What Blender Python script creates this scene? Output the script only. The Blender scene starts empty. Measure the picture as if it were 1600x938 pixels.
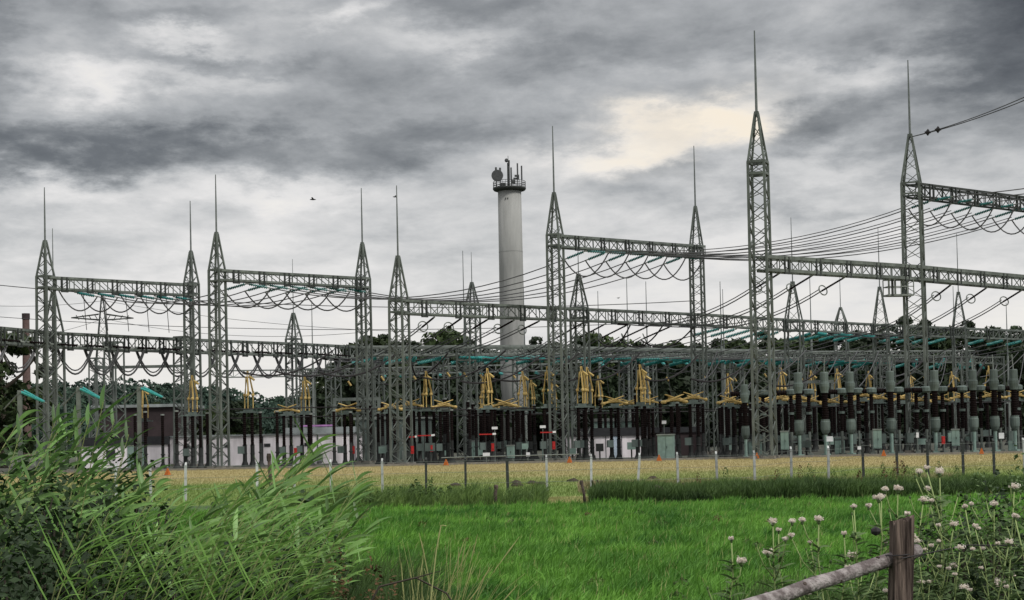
import bpy, math, random
import numpy as np
from mathutils import Vector, Matrix, Euler
random.seed(7); rng = np.random.default_rng(7)
R = math.radians
S = bpy.context.scene
COL = S.collection
F = 2400.0            # focal length in pixels of the 1600 px wide photograph
EYE = Vector((0, 0, 2.5))

# ------------------------------------------------------------------ camera
cam_d = bpy.data.cameras.new('camera'); cam = bpy.data.objects.new('camera', cam_d); COL.objects.link(cam)
cam_d.sensor_width = 36; cam_d.lens = 36*F/1600; cam_d.clip_start = 0.05; cam_d.clip_end = 9000
PITCH = 0.029; SHIFT = 136.0
cam_d.shift_y = SHIFT/1600
CM = Matrix.Rotation(math.pi/2 + PITCH, 3, 'X') @ Matrix.Rotation(-0.021, 3, 'Z')
cam.matrix_world = Matrix.Translation(EYE) @ CM.to_4x4()
S.camera = cam
S.render.resolution_x, S.render.resolution_y = 1024, 600

# ------------------------------------------------------------------ exposure
S.view_settings.view_transform = 'Standard'; S.view_settings.look = 'None'
S.view_settings.gamma = 1; S.view_settings.exposure = 0.0

# ------------------------------------------------------------------ sky and sun
SUN_EL, SUN_AZ = R(46), R(132)      # azimuth from +Y towards +X: from the right, veiled by cloud
world = bpy.data.worlds.new('World'); S.world = world; world.use_nodes = True
wt = world.node_tree; wt.nodes.clear()
def nd(t, kind, **kw):
    n = t.nodes.new(kind)
    for k, v in kw.items():
        if k.startswith('i_'):
            n.inputs[k[2:].replace('_', ' ')].default_value = v
        else: setattr(n, k, v)
    return n
def mth(t, op, a, b=None, c=None, clamp=False):
    n = t.nodes.new('ShaderNodeMath'); n.operation = op; n.use_clamp = clamp
    for i, v in enumerate((a, b, c)):
        if v is None: continue
        if isinstance(v, (int, float)): n.inputs[i].default_value = v
        else: t.links.new(v, n.inputs[i])
    return n.outputs[0]
def build_sky():
    t = wt; L = t.links.new
    sky = nd(t, 'ShaderNodeTexSky', sky_type='NISHITA', sun_disc=False, sun_elevation=SUN_EL, sun_rotation=SUN_AZ)
    tc = nd(t, 'ShaderNodeTexCoord')
    sep = nd(t, 'ShaderNodeSeparateXYZ'); L(tc.outputs['Generated'], sep.inputs[0])
    x, y, z = sep.outputs
    az = mth(t, 'ARCTAN2', x, y)
    el = mth(t, 'ARCSINE', z)
    # cloud-deck coordinates: perspective of a flat deck, softened at the horizon
    den = mth(t, 'ADD', mth(t, 'MAXIMUM', z, 0.0), 0.19)
    cx = mth(t, 'DIVIDE', x, den); cy = mth(t, 'DIVIDE', y, den)
    cv = nd(t, 'ShaderNodeCombineXYZ'); L(cx, cv.inputs[0]); L(cy, cv.inputs[1])
    mp = nd(t, 'ShaderNodeMapping'); L(cv.outputs[0], mp.inputs[0])
    mp.inputs['Scale'].default_value = (1.75, 1.5, 1); mp.inputs['Rotation'].default_value = (0, 0, R(16))
    mp.inputs['Location'].default_value = (3.1, 1.4, 0)
    n1 = nd(t, 'ShaderNodeTexNoise', i_Scale=1.0, i_Detail=7.0, i_Roughness=0.55, i_Distortion=0.12); L(mp.outputs[0], n1.inputs['Vector'])
    n2 = nd(t, 'ShaderNodeTexNoise', i_Scale=3.7, i_Detail=8.0, i_Roughness=0.62, i_Distortion=0.15); L(mp.outputs[0], n2.inputs['Vector'])
    # warp of the hand-placed cloud banks
    av = nd(t, 'ShaderNodeCombineXYZ'); L(az, av.inputs[0]); L(mth(t, 'MULTIPLY', el, 2.4), av.inputs[1])
    nw = nd(t, 'ShaderNodeTexNoise', i_Scale=11.0, i_Detail=8.0, i_Roughness=0.62); L(av.outputs[0], nw.inputs['Vector'])
    ws = nd(t, 'ShaderNodeSeparateColor'); L(nw.outputs['Color'], ws.inputs[0])
    azw = mth(t, 'ADD', az, mth(t, 'MULTIPLY', mth(t, 'SUBTRACT', ws.outputs[0], 0.5), 0.16))
    elw = mth(t, 'ADD', el, mth(t, 'MULTIPLY', mth(t, 'SUBTRACT', ws.outputs[1], 0.5), 0.075))
    def blob(px, py, sx, sy, amp, tilt=0.0):
        a0 = (px-800)/F; e0 = (675-.021*(px-800)-py)/F
        da = mth(t, 'SUBTRACT', azw, a0); de = mth(t, 'SUBTRACT', elw, e0)
        if tilt: de = mth(t, 'SUBTRACT', de, mth(t, 'MULTIPLY', da, tilt))
        u = mth(t, 'POWER', mth(t, 'ABSOLUTE', mth(t, 'DIVIDE', da, sx/F)), 2.0)
        v = mth(t, 'POWER', mth(t, 'ABSOLUTE', mth(t, 'DIVIDE', de, sy/F)), 2.0)
        g = mth(t, 'EXPONENT', mth(t, 'MULTIPLY', mth(t, 'ADD', u, v), -1.0))
        return mth(t, 'MULTIPLY', g, amp)
    tot = mth(t, 'MULTIPLY', mth(t, 'SUBTRACT', n1.outputs['Fac'], 0.5), 1.05)
    tot = mth(t, 'ADD', tot, mth(t, 'MULTIPLY', mth(t, 'SUBTRACT', n2.outputs['Fac'], 0.5), 0.85))
    for b in BLOBS: tot = mth(t, 'ADD', tot, blob(*b[:4], b[4]*(.62 if b[4] < 0 else .85), *b[5:]))
    # elevation ramp: bright low down, darker high in frame, bright again overhead
    er = nd(t, 'ShaderNodeValToRGB'); L(mth(t, 'MULTIPLY', el, 2/math.pi), er.inputs[0])
    cr = er.color_ramp; cr.elements[0].position = 0.0; cr.elements[0].color = (.92,)*3+(1,)
    cr.elements[1].position = 1.0; cr.elements[1].color = (.95,)*3+(1,)
    for p, v in ((.03, .92), (.055, .86), (.08, .76), (.11, .64), (.15, .56), (.24, .58), (.42, .85)):
        e = cr.elements.new(p); e.color = (v,)*3+(1,)
    lum = mth(t, 'ADD', er.outputs[0], mth(t, 'MULTIPLY', tot, mth(t, 'MULTIPLY_ADD', mth(t, 'MINIMUM', mth(t, 'MAXIMUM', el, 0), .12), 3.6, .12)))
    rp = nd(t, 'ShaderNodeValToRGB'); L(lum, rp.inputs[0]); c = rp.color_ramp
    c.elements[0].position = 0.08; c.elements[0].color = (.055, .058, .065, 1)
    c.elements[1].position = 1.0; c.elements[1].color = (.90, .87, .83, 1)
    for p, v in ((.30, (.15, .158, .168)), (.45, (.27, .28, .29)), (.58, (.42, .43, .44)), (.72, (.62, .62, .62)), (.86, (.80, .785, .775))):
        e = c.elements.new(p); e.color = v+(1,)
    # warm break in the cloud where the sun sits behind it
    warm = mth(t, 'MULTIPLY', mth(t, 'ADD', blob(1070, 212, 150, 34, .9, .2), blob(1170, 200, 50, 26, .4)), 1.0, clamp=True)
    mx = nd(t, 'ShaderNodeMix', data_type='RGBA', blend_type='MULTIPLY'); L(warm, mx.inputs['Factor'])
    L(rp.outputs[0], mx.inputs[6]); mx.inputs[7].default_value = (1.08, 1.0, .87, 1)
    sc = nd(t, 'ShaderNodeVectorMath', operation='SCALE'); L(sky.outputs[0], sc.inputs[0]); sc.inputs['Scale'].default_value = 0.1
    # unseen cloud overhead, brightened to lift the light on the scene
    boost = nd(t, 'ShaderNodeMapRange', i_From_Min=.30, i_From_Max=.75, i_To_Min=1.0, i_To_Max=ZENITH); L(z, boost.inputs[0])
    sb = nd(t, 'ShaderNodeVectorMath', operation='SCALE'); L(mx.outputs[2], sb.inputs[0]); L(boost.outputs[0], sb.inputs['Scale'])
    m2 = nd(t, 'ShaderNodeMix', data_type='RGBA'); m2.inputs['Factor'].default_value = .94
    L(sc.outputs[0], m2.inputs[6]); L(sb.outputs[0], m2.inputs[7])
    bg = nd(t, 'ShaderNodeBackground', i_Strength=1.0); L(m2.outputs[2], bg.inputs[0])
    out = nd(t, 'ShaderNodeOutputWorld'); L(bg.outputs[0], out.inputs[0])
ZENITH = 1.35
BLOBS = [ # px, py, half-width, half-height, amount, tilt
    (530, 38, 80, 22, .55, .18), (235, 150, 190, 22, .45, .03), (170, 175, 50, 28, .45), (330, 92, 90, 14, .45),
    (1095, 204, 190, 30, .58, .24), (940, 244, 90, 22, .42), (1140, 200, 50, 18, .25), (1160, 205, 50, 30, .4),
    (90, 262, 210, 26, -.75, .10), (330, 240, 190, 24, -.55, .12), (620, 232, 260, 30, -.55, .10), (620, 265, 60, 30, -.3),
    (880, 110, 330, 34, -.40, .08), (1280, 200, 70, 36, -.45), (1600, 50, 170, 140, -1.25), (1500, 165, 190, 26, -.45, .1),
    (700, 12, 120, 30, -.35), (60, 15, 190, 36, -.5), (0, 130, 60, 170, -.5), (1000, 20, 250, 26, -.3), (430, 120, 120, 14, -.3), (270, 60, 100, 12, -.3), (1180, 60, 200, 26, -.2), (1330, 120, 200, 18, .3),
    (160, 310, 200, 22, .35), (460, 300, 120, 24, .45), (960, 300, 160, 20, -.3), (230, 395, 300, 18, -.15), (1330, 260, 220, 22, .25),
    (1050, 262, 90, 16, -.45), (740, 70, 120, 18, .25), (1250, 330, 200, 16, -.3)]
build_sky()
sd = bpy.data.lights.new('sun', 'SUN'); sd.energy = 2.3; sd.angle = R(10); sd.color = (1, .96, .89)
sun = bpy.data.objects.new('sun', sd); COL.objects.link(sun)
sv = Vector((math.sin(SUN_AZ)*math.cos(SUN_EL), math.cos(SUN_AZ)*math.cos(SUN_EL), math.sin(SUN_EL)))
sun.rotation_euler = sv.to_track_quat('Z', 'Y').to_euler(); sun.location = (0, -20, 60)

# ------------------------------------------------------------------ placing by the photograph
def ray(px, py): return CM @ Vector(((px-800)/F, (469-py+SHIFT)/F, -1))
def at(px, py, Y):
    d = ray(px, py); return EYE + d*(Y/d.y)
def gx(px, Y, z=0.0):                 # x on the ground (height z) at distance Y that shows at column px
    py = 675
    for _ in range(4):
        p = at(px, py, Y); py += (p.z - z)*F/Y
    return at(px, py, Y).x
def zat(px, py, Y): return at(px, py, Y).z

# ------------------------------------------------------------------ materials
def mat(name, col, rough=.7, metal=0.0, col2=None, scale=3.0, bump=0.0, bscale=None, detail=6, spec=.3, objvar=0.0, coords='Object', lo=.35, hi=.65, trans=0):
    m = bpy.data.materials.new(name); m.use_nodes = True; t = m.node_tree; L = t.links.new
    b = t.nodes['Principled BSDF']; b.inputs['Roughness'].default_value = rough; b.inputs['Metallic'].default_value = metal
    b.inputs['Specular IOR Level'].default_value = spec
    if col2 is None: col2 = tuple(c*.72 for c in col)
    tc = nd(t, 'ShaderNodeTexCoord'); g = nd(t, 'ShaderNodeNewGeometry')
    src = tc.outputs['Object'] if coords == 'Object' else g.outputs['Position']
    n = nd(t, 'ShaderNodeTexNoise', i_Scale=scale, i_Detail=detail, i_Roughness=.6); L(src, n.inputs['Vector'])
    mr = nd(t, 'ShaderNodeMapRange', i_From_Min=lo, i_From_Max=hi); L(n.outputs['Fac'], mr.inputs[0])
    mx = nd(t, 'ShaderNodeMix', data_type='RGBA'); L(mr.outputs[0], mx.inputs['Factor'])
    mx.inputs[6].default_value = tuple(col2)+(1,); mx.inputs[7].default_value = tuple(col)+(1,)
    o = mx.outputs[2]
    if objvar:
        oi = nd(t, 'ShaderNodeObjectInfo'); k = mth(t, 'MULTIPLY_ADD', oi.outputs['Random'], 2*objvar, 1-objvar)
        vs = nd(t, 'ShaderNodeVectorMath', operation='SCALE'); L(o, vs.inputs[0]); L(k, vs.inputs['Scale']); o = vs.outputs[0]
    L(o, b.inputs['Base Color'])
    if bump:
        n2 = nd(t, 'ShaderNodeTexNoise', i_Scale=bscale or scale*4, i_Detail=5.0); L(src, n2.inputs['Vector'])
        bp = nd(t, 'ShaderNodeBump', i_Strength=bump, i_Distance=.05); L(n2.outputs['Fac'], bp.inputs['Height']); L(bp.outputs[0], b.inputs['Normal'])
    if trans:
        tr = nd(t, 'ShaderNodeBsdfTranslucent'); L(o, tr.inputs[0]); ms = nd(t, 'ShaderNodeMixShader'); ms.inputs[0].default_value = trans
        L(b.outputs[0], ms.inputs[1]); L(tr.outputs[0], ms.inputs[2]); L(ms.outputs[0], t.nodes['Material Output'].inputs[0])
    return m
M = dict(
    steel=mat('painted_steel', (.145, .168, .154), .6, .1, (.072, .084, .078), 1.3),
    steel_dark=mat('dark_steel', (.045, .052, .050), .65, .1, (.026, .031, .030), 1.1),  # dark copy of steel: highest beam's backlit look put into the colour; also dark fittings
    galv=mat('galvanised_steel', (.22, .245, .235), .6, .1, (.14, .16, .15), 2.0),
    rod=mat('rod_steel', (.16, .18, .18), .5, .3),
    wire=mat('conductor_aluminium', (.07, .073, .078), .5, .2),
    blackw=mat('dark_cable', (.022, .02, .022), .6),
    teal=mat('teal_glaze', (.05, .36, .345), .35, 0, (.025, .24, .235), 4, spec=.5),
    porc=mat('brown_porcelain', (.010, .006, .006), .75, 0, (.006, .004, .004), 5, spec=.08),
    teald=mat('teal_glaze_dark', (.02, .17, .17), .35, 0, (.012, .10, .10), 4, spec=.4),
    yellow=mat('yellow_paint', (.58, .44, .17), .65, 0, (.40, .28, .10), 3),
    grey=mat('grey_green_paint', (.11, .145, .135), .55, .0, (.065, .085, .08), 2.2, objvar=.2),
    cab=mat('cabinet_paint', (.22, .31, .275), .5, 0, (.15, .22, .20), 1.2),
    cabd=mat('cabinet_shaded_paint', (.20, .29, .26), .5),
    ped=mat('dark_pedestal', (.035, .038, .038), .7, .1, objvar=.3, spec=.15),
    red=mat('red_paint', (.42, .022, .022), .5),
    white=mat('white_paint', (.75, .76, .78), .5),
    wall=mat('white_render', (.93, .88, .93), .8, 0, (.56, .53, .56), .7, .1, 20),
    fascia=mat('dark_fascia', (.035, .037, .042), .6),
    roofm=mat('roof_felt', (.30, .33, .34), .8, 0, (.18, .2, .2), 1.0),
    brown=mat('brown_cladding', (.045, .032, .035), .8, 0, (.03, .022, .024), .8),
    chim=mat('brown_brick', (.13, .085, .08), .8),
    conc=mat('tower_concrete', (.32, .325, .32), .85, 0, (.25, .255, .25), 1.1, .2, 3),
    concd=mat('platform_concrete', (.055, .06, .06), .8),
    dish=mat('dish_grey', (.07, .075, .08), .6),
    door=mat('pale_door', (.50, .60, .72), .5),
    pink=mat('purple_sheet', (.45, .22, .50), .6),
    orange=mat('orange_plastic', (.42, .11, .015), .6),
    found=mat('footing_concrete', (.20, .19, .17), .9),
    wood=None,
    wood0=mat('weathered_wood', (.19, .145, .125), .95, 0, (.030, .022, .020), 26, .7, 60, lo=.4, hi=.62, spec=.1),
    pole=mat('peeled_pole', (.33, .30, .30), .85, 0, (.12, .10, .10), 14, .5, 50, lo=.42, hi=.6),
    woodd=mat('dark_old_wood', (.085, .065, .055), .9, 0, (.04, .03, .025), 8, .5),
    fence=mat('concrete_fence_post', (.46, .48, .48), .8, 0, (.30, .32, .32), 3, objvar=.35),
    bark=mat('bark', (.06, .05, .04), .9),
    leaf1=mat('leaf_dark', (.024, .042, .016), .7, 0, (.011, .021, .010), .35, objvar=.3, coords='Position', trans=.15),
    leaf2=mat('leaf_mid', (.048, .074, .022), .7, 0, (.020, .036, .014), .4, objvar=.3, coords='Position', trans=.15),
    far=mat('far_forest', (.040, .075, .050), .8, 0, (.022, .042, .034), .06, coords='Position'),
    grass=mat('meadow_blades', (.175, .385, .055), .6, 0, (.038, .135, .018), .38, coords='Position', trans=.25),
    meadow=mat('meadow_soil', (.060, .150, .028), .9, 0, (.035, .095, .018), .6, .6, 12, coords='Position'),
    reed=mat('reed_leaf', (.20, .36, .105), .45, 0, (.06, .135, .038), 2.2, trans=.25, objvar=.45),
    reedy=mat('reed_leaf_pale', (.22, .40, .09), .5, 0, (.13, .26, .06), 6, trans=.35, objvar=.2),
    stem=mat('reed_stem', (.26, .30, .12), .6),
    bush=mat('bush_leaf', (.030, .062, .018), .6, 0, (.008, .018, .007), 2.5, trans=.1),  # near-black green: deep self-shade of the undergrowth put into the leaf colour
    brushb=mat('brown_leaf', (.14, .075, .03), .8, 0, (.06, .035, .02), 6),
    verge=mat('verge_grass', (.075, .135, .032), .7, 0, (.030, .062, .018), .8, coords='Position', trans=.15),
    weed=mat('weed_leaf', (.13, .21, .05), .7, 0, (.06, .11, .03), 1.2, coords='Position', trans=.2),
    straw=mat('straw_blades', (.42, .44, .19), .7, 0, (.32, .30, .12), 2, trans=.2, coords='Position'),
    tan=mat('dry_blades', (.27, .215, .125), .8, 0, (.17, .185, .075), .12, coords='Position'),
    thistle=mat('thistle_green', (.12, .19, .07), .7, 0, (.06, .10, .035), 8, trans=.15),
    tstem=mat('thistle_stem', (.28, .36, .14), .7),
    down=mat('thistle_down', (.90, .85, .78), .9, 0, (.70, .62, .56), 30, trans=.4),
    soil=mat('soil', (.05, .04, .028), .95, 0, (.03, .025, .018), 3, .5),
    sand=mat('sandy_path', (.42, .34, .19), .95, 0, (.28, .25, .12), 2, .3, coords='Position'),
    gravel=mat('yard_gravel', (.10, .10, .09), .95, 0, (.05, .06, .04), 1.5, .5, coords='Position'),
    bird=mat('bird_feather', (.03, .03, .03), .8),
)
def wood_mat():
    m = M['wood0']; t = m.node_tree; L = t.links.new; tc = [n for n in t.nodes if n.type == 'TEX_COORD'][0]
    mp = nd(t, 'ShaderNodeMapping'); mp.inputs['Scale'].default_value = (1, 1, .06); L(tc.outputs['Object'], mp.inputs[0])
    for n in t.nodes:
        if n.type == 'TEX_NOISE': L(mp.outputs[0], n.inputs['Vector'])
        if n.type == 'BUMP': n.inputs['Distance'].default_value = .03; n.inputs['Strength'].default_value = 1
    M['wood'] = m
wood_mat()
def streak(m, k=.12):
    t = M[m].node_tree; tc = [n for n in t.nodes if n.type == 'TEX_COORD'][0]; mp = nd(t, 'ShaderNodeMapping'); mp.inputs['Scale'].default_value = (1, 1, k); t.links.new(tc.outputs['Object'], mp.inputs[0])
    for n in t.nodes:
        if n.type == 'TEX_NOISE': t.links.new(mp.outputs[0], n.inputs['Vector'])
streak('conc'); streak('wall', .3); streak('grey', .3)
for k_ in ('steel', 'galv', 'yellow'): streak(k_, .5)
# dry meadow: straw colour that turns green in patches and towards the fence
def dry_mat():
    m = bpy.data.materials.new('dry_meadow'); m.use_nodes = True; t = m.node_tree; L = t.links.new
    b = t.nodes['Principled BSDF']; b.inputs['Roughness'].default_value = .95; b.inputs['Specular IOR Level'].default_value = .1
    g = nd(t, 'ShaderNodeNewGeometry'); sp = nd(t, 'ShaderNodeSeparateXYZ'); L(g.outputs['Position'], sp.inputs[0])
    n = nd(t, 'ShaderNodeTexNoise', i_Scale=.09, i_Detail=7.0, i_Roughness=.65); L(g.outputs['Position'], n.inputs['Vector'])
    k = mth(t, 'DIVIDE', mth(t, 'SUBTRACT', sp.outputs[1], 72), 26.0)
    k = mth(t, 'ADD', k, mth(t, 'MULTIPLY', mth(t, 'SUBTRACT', n.outputs['Fac'], .5), 2.0), clamp=True)
    mx = nd(t, 'ShaderNodeMix', data_type='RGBA'); L(k, mx.inputs['Factor'])
    mx.inputs[6].default_value = (.15, .215, .06, 1); mx.inputs[7].default_value = (.36, .31, .155, 1)
    n2 = nd(t, 'ShaderNodeTexNoise', i_Scale=.9, i_Detail=8.0, i_Roughness=.7); L(g.outputs['Position'], n2.inputs['Vector'])
    v = nd(t, 'ShaderNodeVectorMath', operation='SCALE'); L(mx.outputs[2], v.inputs[0]); L(mth(t, 'MULTIPLY_ADD', n2.outputs['Fac'], .55, .68), v.inputs['Scale'])
    L(v.outputs[0], b.inputs['Base Color'])
    bp = nd(t, 'ShaderNodeBump', i_Strength=.6, i_Distance=.1); L(n2.outputs['Fac'], bp.inputs['Height']); L(bp.outputs[0], b.inputs['Normal'])
    return m
M['dry'] = dry_mat(); M['tanz'] = dry_mat()

# ------------------------------------------------------------------ mesh helpers
class MB:
    def __init__(s): s.v = []; s.f = []; s.sm = []
    def bar(s, p, q, w, h=None, cap=True):
        p = Vector(p); q = Vector(q); h = h or w; d = (q-p)
        if d.length < 1e-6: return s
        d.normalize(); up = Vector((0, 0, 1)) if abs(d.z) < .95 else Vector((0, 1, 0))
        a = d.cross(up).normalized()*(w/2); b = a.cross(d).normalized()*(h/2); i = len(s.v)
        for c in (p, q):
            for sa, sb in ((-1, -1), (1, -1), (1, 1), (-1, 1)): s.v.append(tuple(c+a*sa+b*sb))
        for k in range(4): s.f.append((i+k, i+(k+1) % 4, i+4+(k+1) % 4, i+4+k))
        if cap: s.f += [(i+3, i+2, i+1, i), (i+4, i+5, i+6, i+7)]
        return s
    def box(s, c, size, rz=0.0):
        c = Vector(c); x, y, z = (k/2 for k in size); cs, sn = math.cos(rz), math.sin(rz); i = len(s.v)
        for dz in (-z, z):
            for dx, dy in ((-x, -y), (x, -y), (x, y), (-x, y)):
                s.v.append((c.x+dx*cs-dy*sn, c.y+dx*sn+dy*cs, c.z+dz))
        s.f += [(i+3, i+2, i+1, i), (i+4, i+5, i+6, i+7)] + [(i+k, i+(k+1) % 4, i+4+(k+1) % 4, i+4+k) for k in range(4)]
        return s
    def tube(s, pts, r, n=6, r2=None):
        pts = [Vector(p) for p in pts]; i = len(s.v); N = len(pts)
        for j, p in enumerate(pts):
            d = (pts[min(j+1, N-1)]-pts[max(j-1, 0)]).normalized()
            up = Vector((0, 0, 1)) if abs(d.z) < .9 else Vector((0, 1, 0))
            a = d.cross(up).normalized(); b = a.cross(d)
            rr = r if r2 is None else r+(r2-r)*j/(N-1)
            if isinstance(r, (list, tuple)): rr = r[j]
            for k in range(n):
                t = 2*math.pi*k/n; s.v.append(tuple(p+a*math.cos(t)*rr+b*math.sin(t)*rr))
        for j in range(N-1):
            for k in range(n):
                s.f.append((i+j*n+k, i+j*n+(k+1) % n, i+(j+1)*n+(k+1) % n, i+(j+1)*n+k))
        s.f.append(tuple(i+k for k in range(n))[::-1]); s.f.append(tuple(i+(N-1)*n+k for k in range(n)))
        return s
    def lathe(s, c, prof, n=10, axis='Z'):        # prof: (radius, height)
        c = Vector(c); i = len(s.v)
        for r, h in prof:
            for k in range(n):
                t = 2*math.pi*k/n; x, y = r*math.cos(t), r*math.sin(t)
                p = (x, y, h) if axis == 'Z' else ((h, x, y) if axis == 'X' else (x, h, y))
                s.v.append(tuple(c+Vector(p)))
        for j in range(len(prof)-1):
            for k in range(n): s.f.append((i+j*n+k, i+j*n+(k+1) % n, i+(j+1)*n+(k+1) % n, i+(j+1)*n+k))
        s.f.append(tuple(i+k for k in range(n))[::-1]); s.f.append(tuple(i+(len(prof)-1)*n+k for k in range(n)))
        return s
    def quad(s, a, b, c, d): i = len(s.v); s.v += [tuple(a), tuple(b), tuple(c), tuple(d)]; s.f.append((i, i+1, i+2, i+3)); return s
    def build(s, name, m, parent=None, smooth=False):
        me = bpy.data.meshes.new(name); me.from_pydata(s.v, [], s.f); me.materials.append(M[m] if isinstance(m, str) else m); me.update()
        if smooth: me.polygons.foreach_set('use_smooth', [True]*len(me.polygons))
        o = bpy.data.objects.new(name, me); COL.objects.link(o); o.parent = parent
        return o
def tag(o, label=None, cat=None, group=None, kind=None):
    if label: o['label'] = label
    if cat: o['category'] = cat
    if group: o['group'] = group
    if kind: o['kind'] = kind
    return o
def empty(name, loc=(0, 0, 0), rz=0.0):
    o = bpy.data.objects.new(name, None); COL.objects.link(o); o.location = loc; o.rotation_euler = (0, 0, rz); o.empty_display_size = .3
    return o
def copy_tree(o, parent=None):
    c = o.copy(); COL.objects.link(c); c.parent = parent
    for ch in o.children: copy_tree(ch, c)
    return c
class Proto:                                    # first use places the source, later uses place copies
    def __init__(s, o): s.o = o; s.used = False
    def put(s, loc, rz=0.0, label=None, group=None, rot=None, scale=None):
        o = copy_tree(s.o) if s.used else s.o
        s.used = True; o.location = loc
        if rot is not None: o.rotation_mode = 'QUATERNION'; o.rotation_quaternion = rot
        else: o.rotation_euler = (0, 0, rz)
        if scale is not None: o.scale = scale if hasattr(scale, '__len__') else (scale,)*3
        if label: o['label'] = label
        if group: o['group'] = group
        return o
ORD = 'first second third fourth fifth sixth seventh eighth ninth tenth eleventh twelfth thirteenth fourteenth fifteenth sixteenth seventeenth eighteenth nineteenth'.split()
TENS = {20: 'twent', 30: 'thirt', 40: 'fort', 50: 'fift', 60: 'sixt'}
def ordn(i):                                    # 0-based
    i += 1
    if i < 20: return ORD[i-1]
    d, u = i//10*10, i % 10
    return TENS[d]+('ieth' if u == 0 else 'y-'+ORD[u-1])

# ------------------------------------------------------------------ ground
def bank(y):
    t = min(1, max(0, (19-y)/8.0)); return .9*t*t*(3-2*t)
def sheet(name, x0, x1, ys, z, m, nx=1):
    b = MB(); xs = [x0+(x1-x0)*i/nx for i in range(nx+1)]
    for y in ys:
        for x in xs: b.v.append((x, y, z+bank(y)))
    w = nx+1
    for j in range(len(ys)-1):
        for i in range(nx): b.f.append((j*w+i, j*w+i+1, (j+1)*w+i+1, (j+1)*w+i))
    return tag(b.build(name, m), kind='structure')
sheet('ground', -4000, 4000, [-300]+[8+.5*i for i in range(25)]+[40, 120, 600, 6000], 0, M['verge'])
sheet('meadow', -120, 120, [14+.5*i for i in range(11)]+[30, 50.5], .004, 'meadow')
sheet('dry_meadow', -150, 150, [57, 80, 100, 119.5], .004, 'dry')
sheet('yard_gravel', -150, 150, [119.5, 160, 230], .004, 'gravel')
kerb = MB()
kerb.box((0, 119.4, .09), (300, .35, .18)).build('kerb', 'found')['kind'] = 'structure'

# far wooded hills (left) : terrain plus a wood that reads as one mass
def leafquads(P, Nrm, size):
    """one leaf quad per point; numpy arrays"""
    n = len(P); a = rng.normal(size=(n, 3)); a /= np.linalg.norm(a, axis=1)[:, None]
    if Nrm is not None:
        nn = Nrm+.7*rng.normal(size=(n, 3)); nn /= np.linalg.norm(nn, axis=1)[:, None]
        u = np.cross(nn, a)
    else: u = np.cross(rng.normal(size=(n, 3)), a)
    u /= np.linalg.norm(u, axis=1)[:, None]
    w = np.cross(nn if Nrm is not None else a, u); w /= np.linalg.norm(w, axis=1)[:, None]
    s = (size*(.6+.8*rng.random(n)))[:, None]
    V = np.stack([P-u*s, P-w*s*.55, P+u*s, P+w*s*.55], 1).reshape(-1, 3)
    return V
def np_mesh(name, V, nper, m, parent=None):
    """V: (n*nper,3); each run of nper vertices is one face"""
    me = bpy.data.meshes.new(name); n = len(V)//nper
    me.vertices.add(len(V)); me.vertices.foreach_set('co', V.astype(np.float32).ravel())
    me.loops.add(len(V)); me.loops.foreach_set('vertex_index', np.arange(len(V), dtype=np.int32))
    me.polygons.add(n); me.polygons.foreach_set('loop_start', np.arange(0, len(V), nper, dtype=np.int32))
    me.polygons.foreach_set('loop_total', np.full(n, nper, dtype=np.int32))
    me.materials.append(M[m]); me.update(); me.validate()
    o = bpy.data.objects.new(name, me); COL.objects.link(o); o.parent = parent
    return o
def sph(n):
    a = rng.normal(size=(n, 3)); return a/np.linalg.norm(a, axis=1)[:, None]
prof = [(-500, 592), (-150, 590), (0, 588), (60, 584), (110, 580), (180, 583), (250, 581), (320, 584), (370, 596), (420, 608), (470, 600), (540, 588), (650, 580), (800, 575), (1100, 570), (1400, 560), (1700, 556), (2100, 560)]
def hill_top(px): return float(np.interp(px, [p[0] for p in prof], [p[1] for p in prof]))
hb = MB(); hn = 0
for px in range(-500, 2101, 50):
    c = at(px, hill_top(px)+14, 560); f = at(px, 690, 430)
    hb.v += [(gx(px, 430), 430, -.5), (c.x, 560, max(1, c.z-7)), (c.x*1.05, 700, max(1, c.z-6)), (c.x*1.3, 1000, -.5)]; hn += 1
for i in range(hn-1):
    for k in range(3): hb.f.append((i*4+k, (i+1)*4+k, (i+1)*4+k+1, i*4+k+1))
tag(hb.build('hills', 'far', smooth=True), kind='structure')
P = []
for px in np.arange(-200, 1900, 7.0):
    for row in range(5):
        Y = 440+row*30+rng.uniform(-8, 8); t = (Y-430)/130
        c = at(px, hill_top(px)+14, 560); zt = max(1.5, (c.z-7)*min(1, t))
        r = rng.uniform(3.5, 6); x = gx(px+rng.uniform(-4, 4), Y)
        q = sph(110)*[r, r, r*1.1]; q[:, 2] = np.abs(q[:, 2]); P.append(q+[x, Y, zt+rng.uniform(-1, 2.5)])
P = np.concatenate(P)
tag(np_mesh('forest', leafquads(P, None, .75), 4, 'far'), kind='stuff', label='distant dark wood covering the hills behind the yard')

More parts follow.
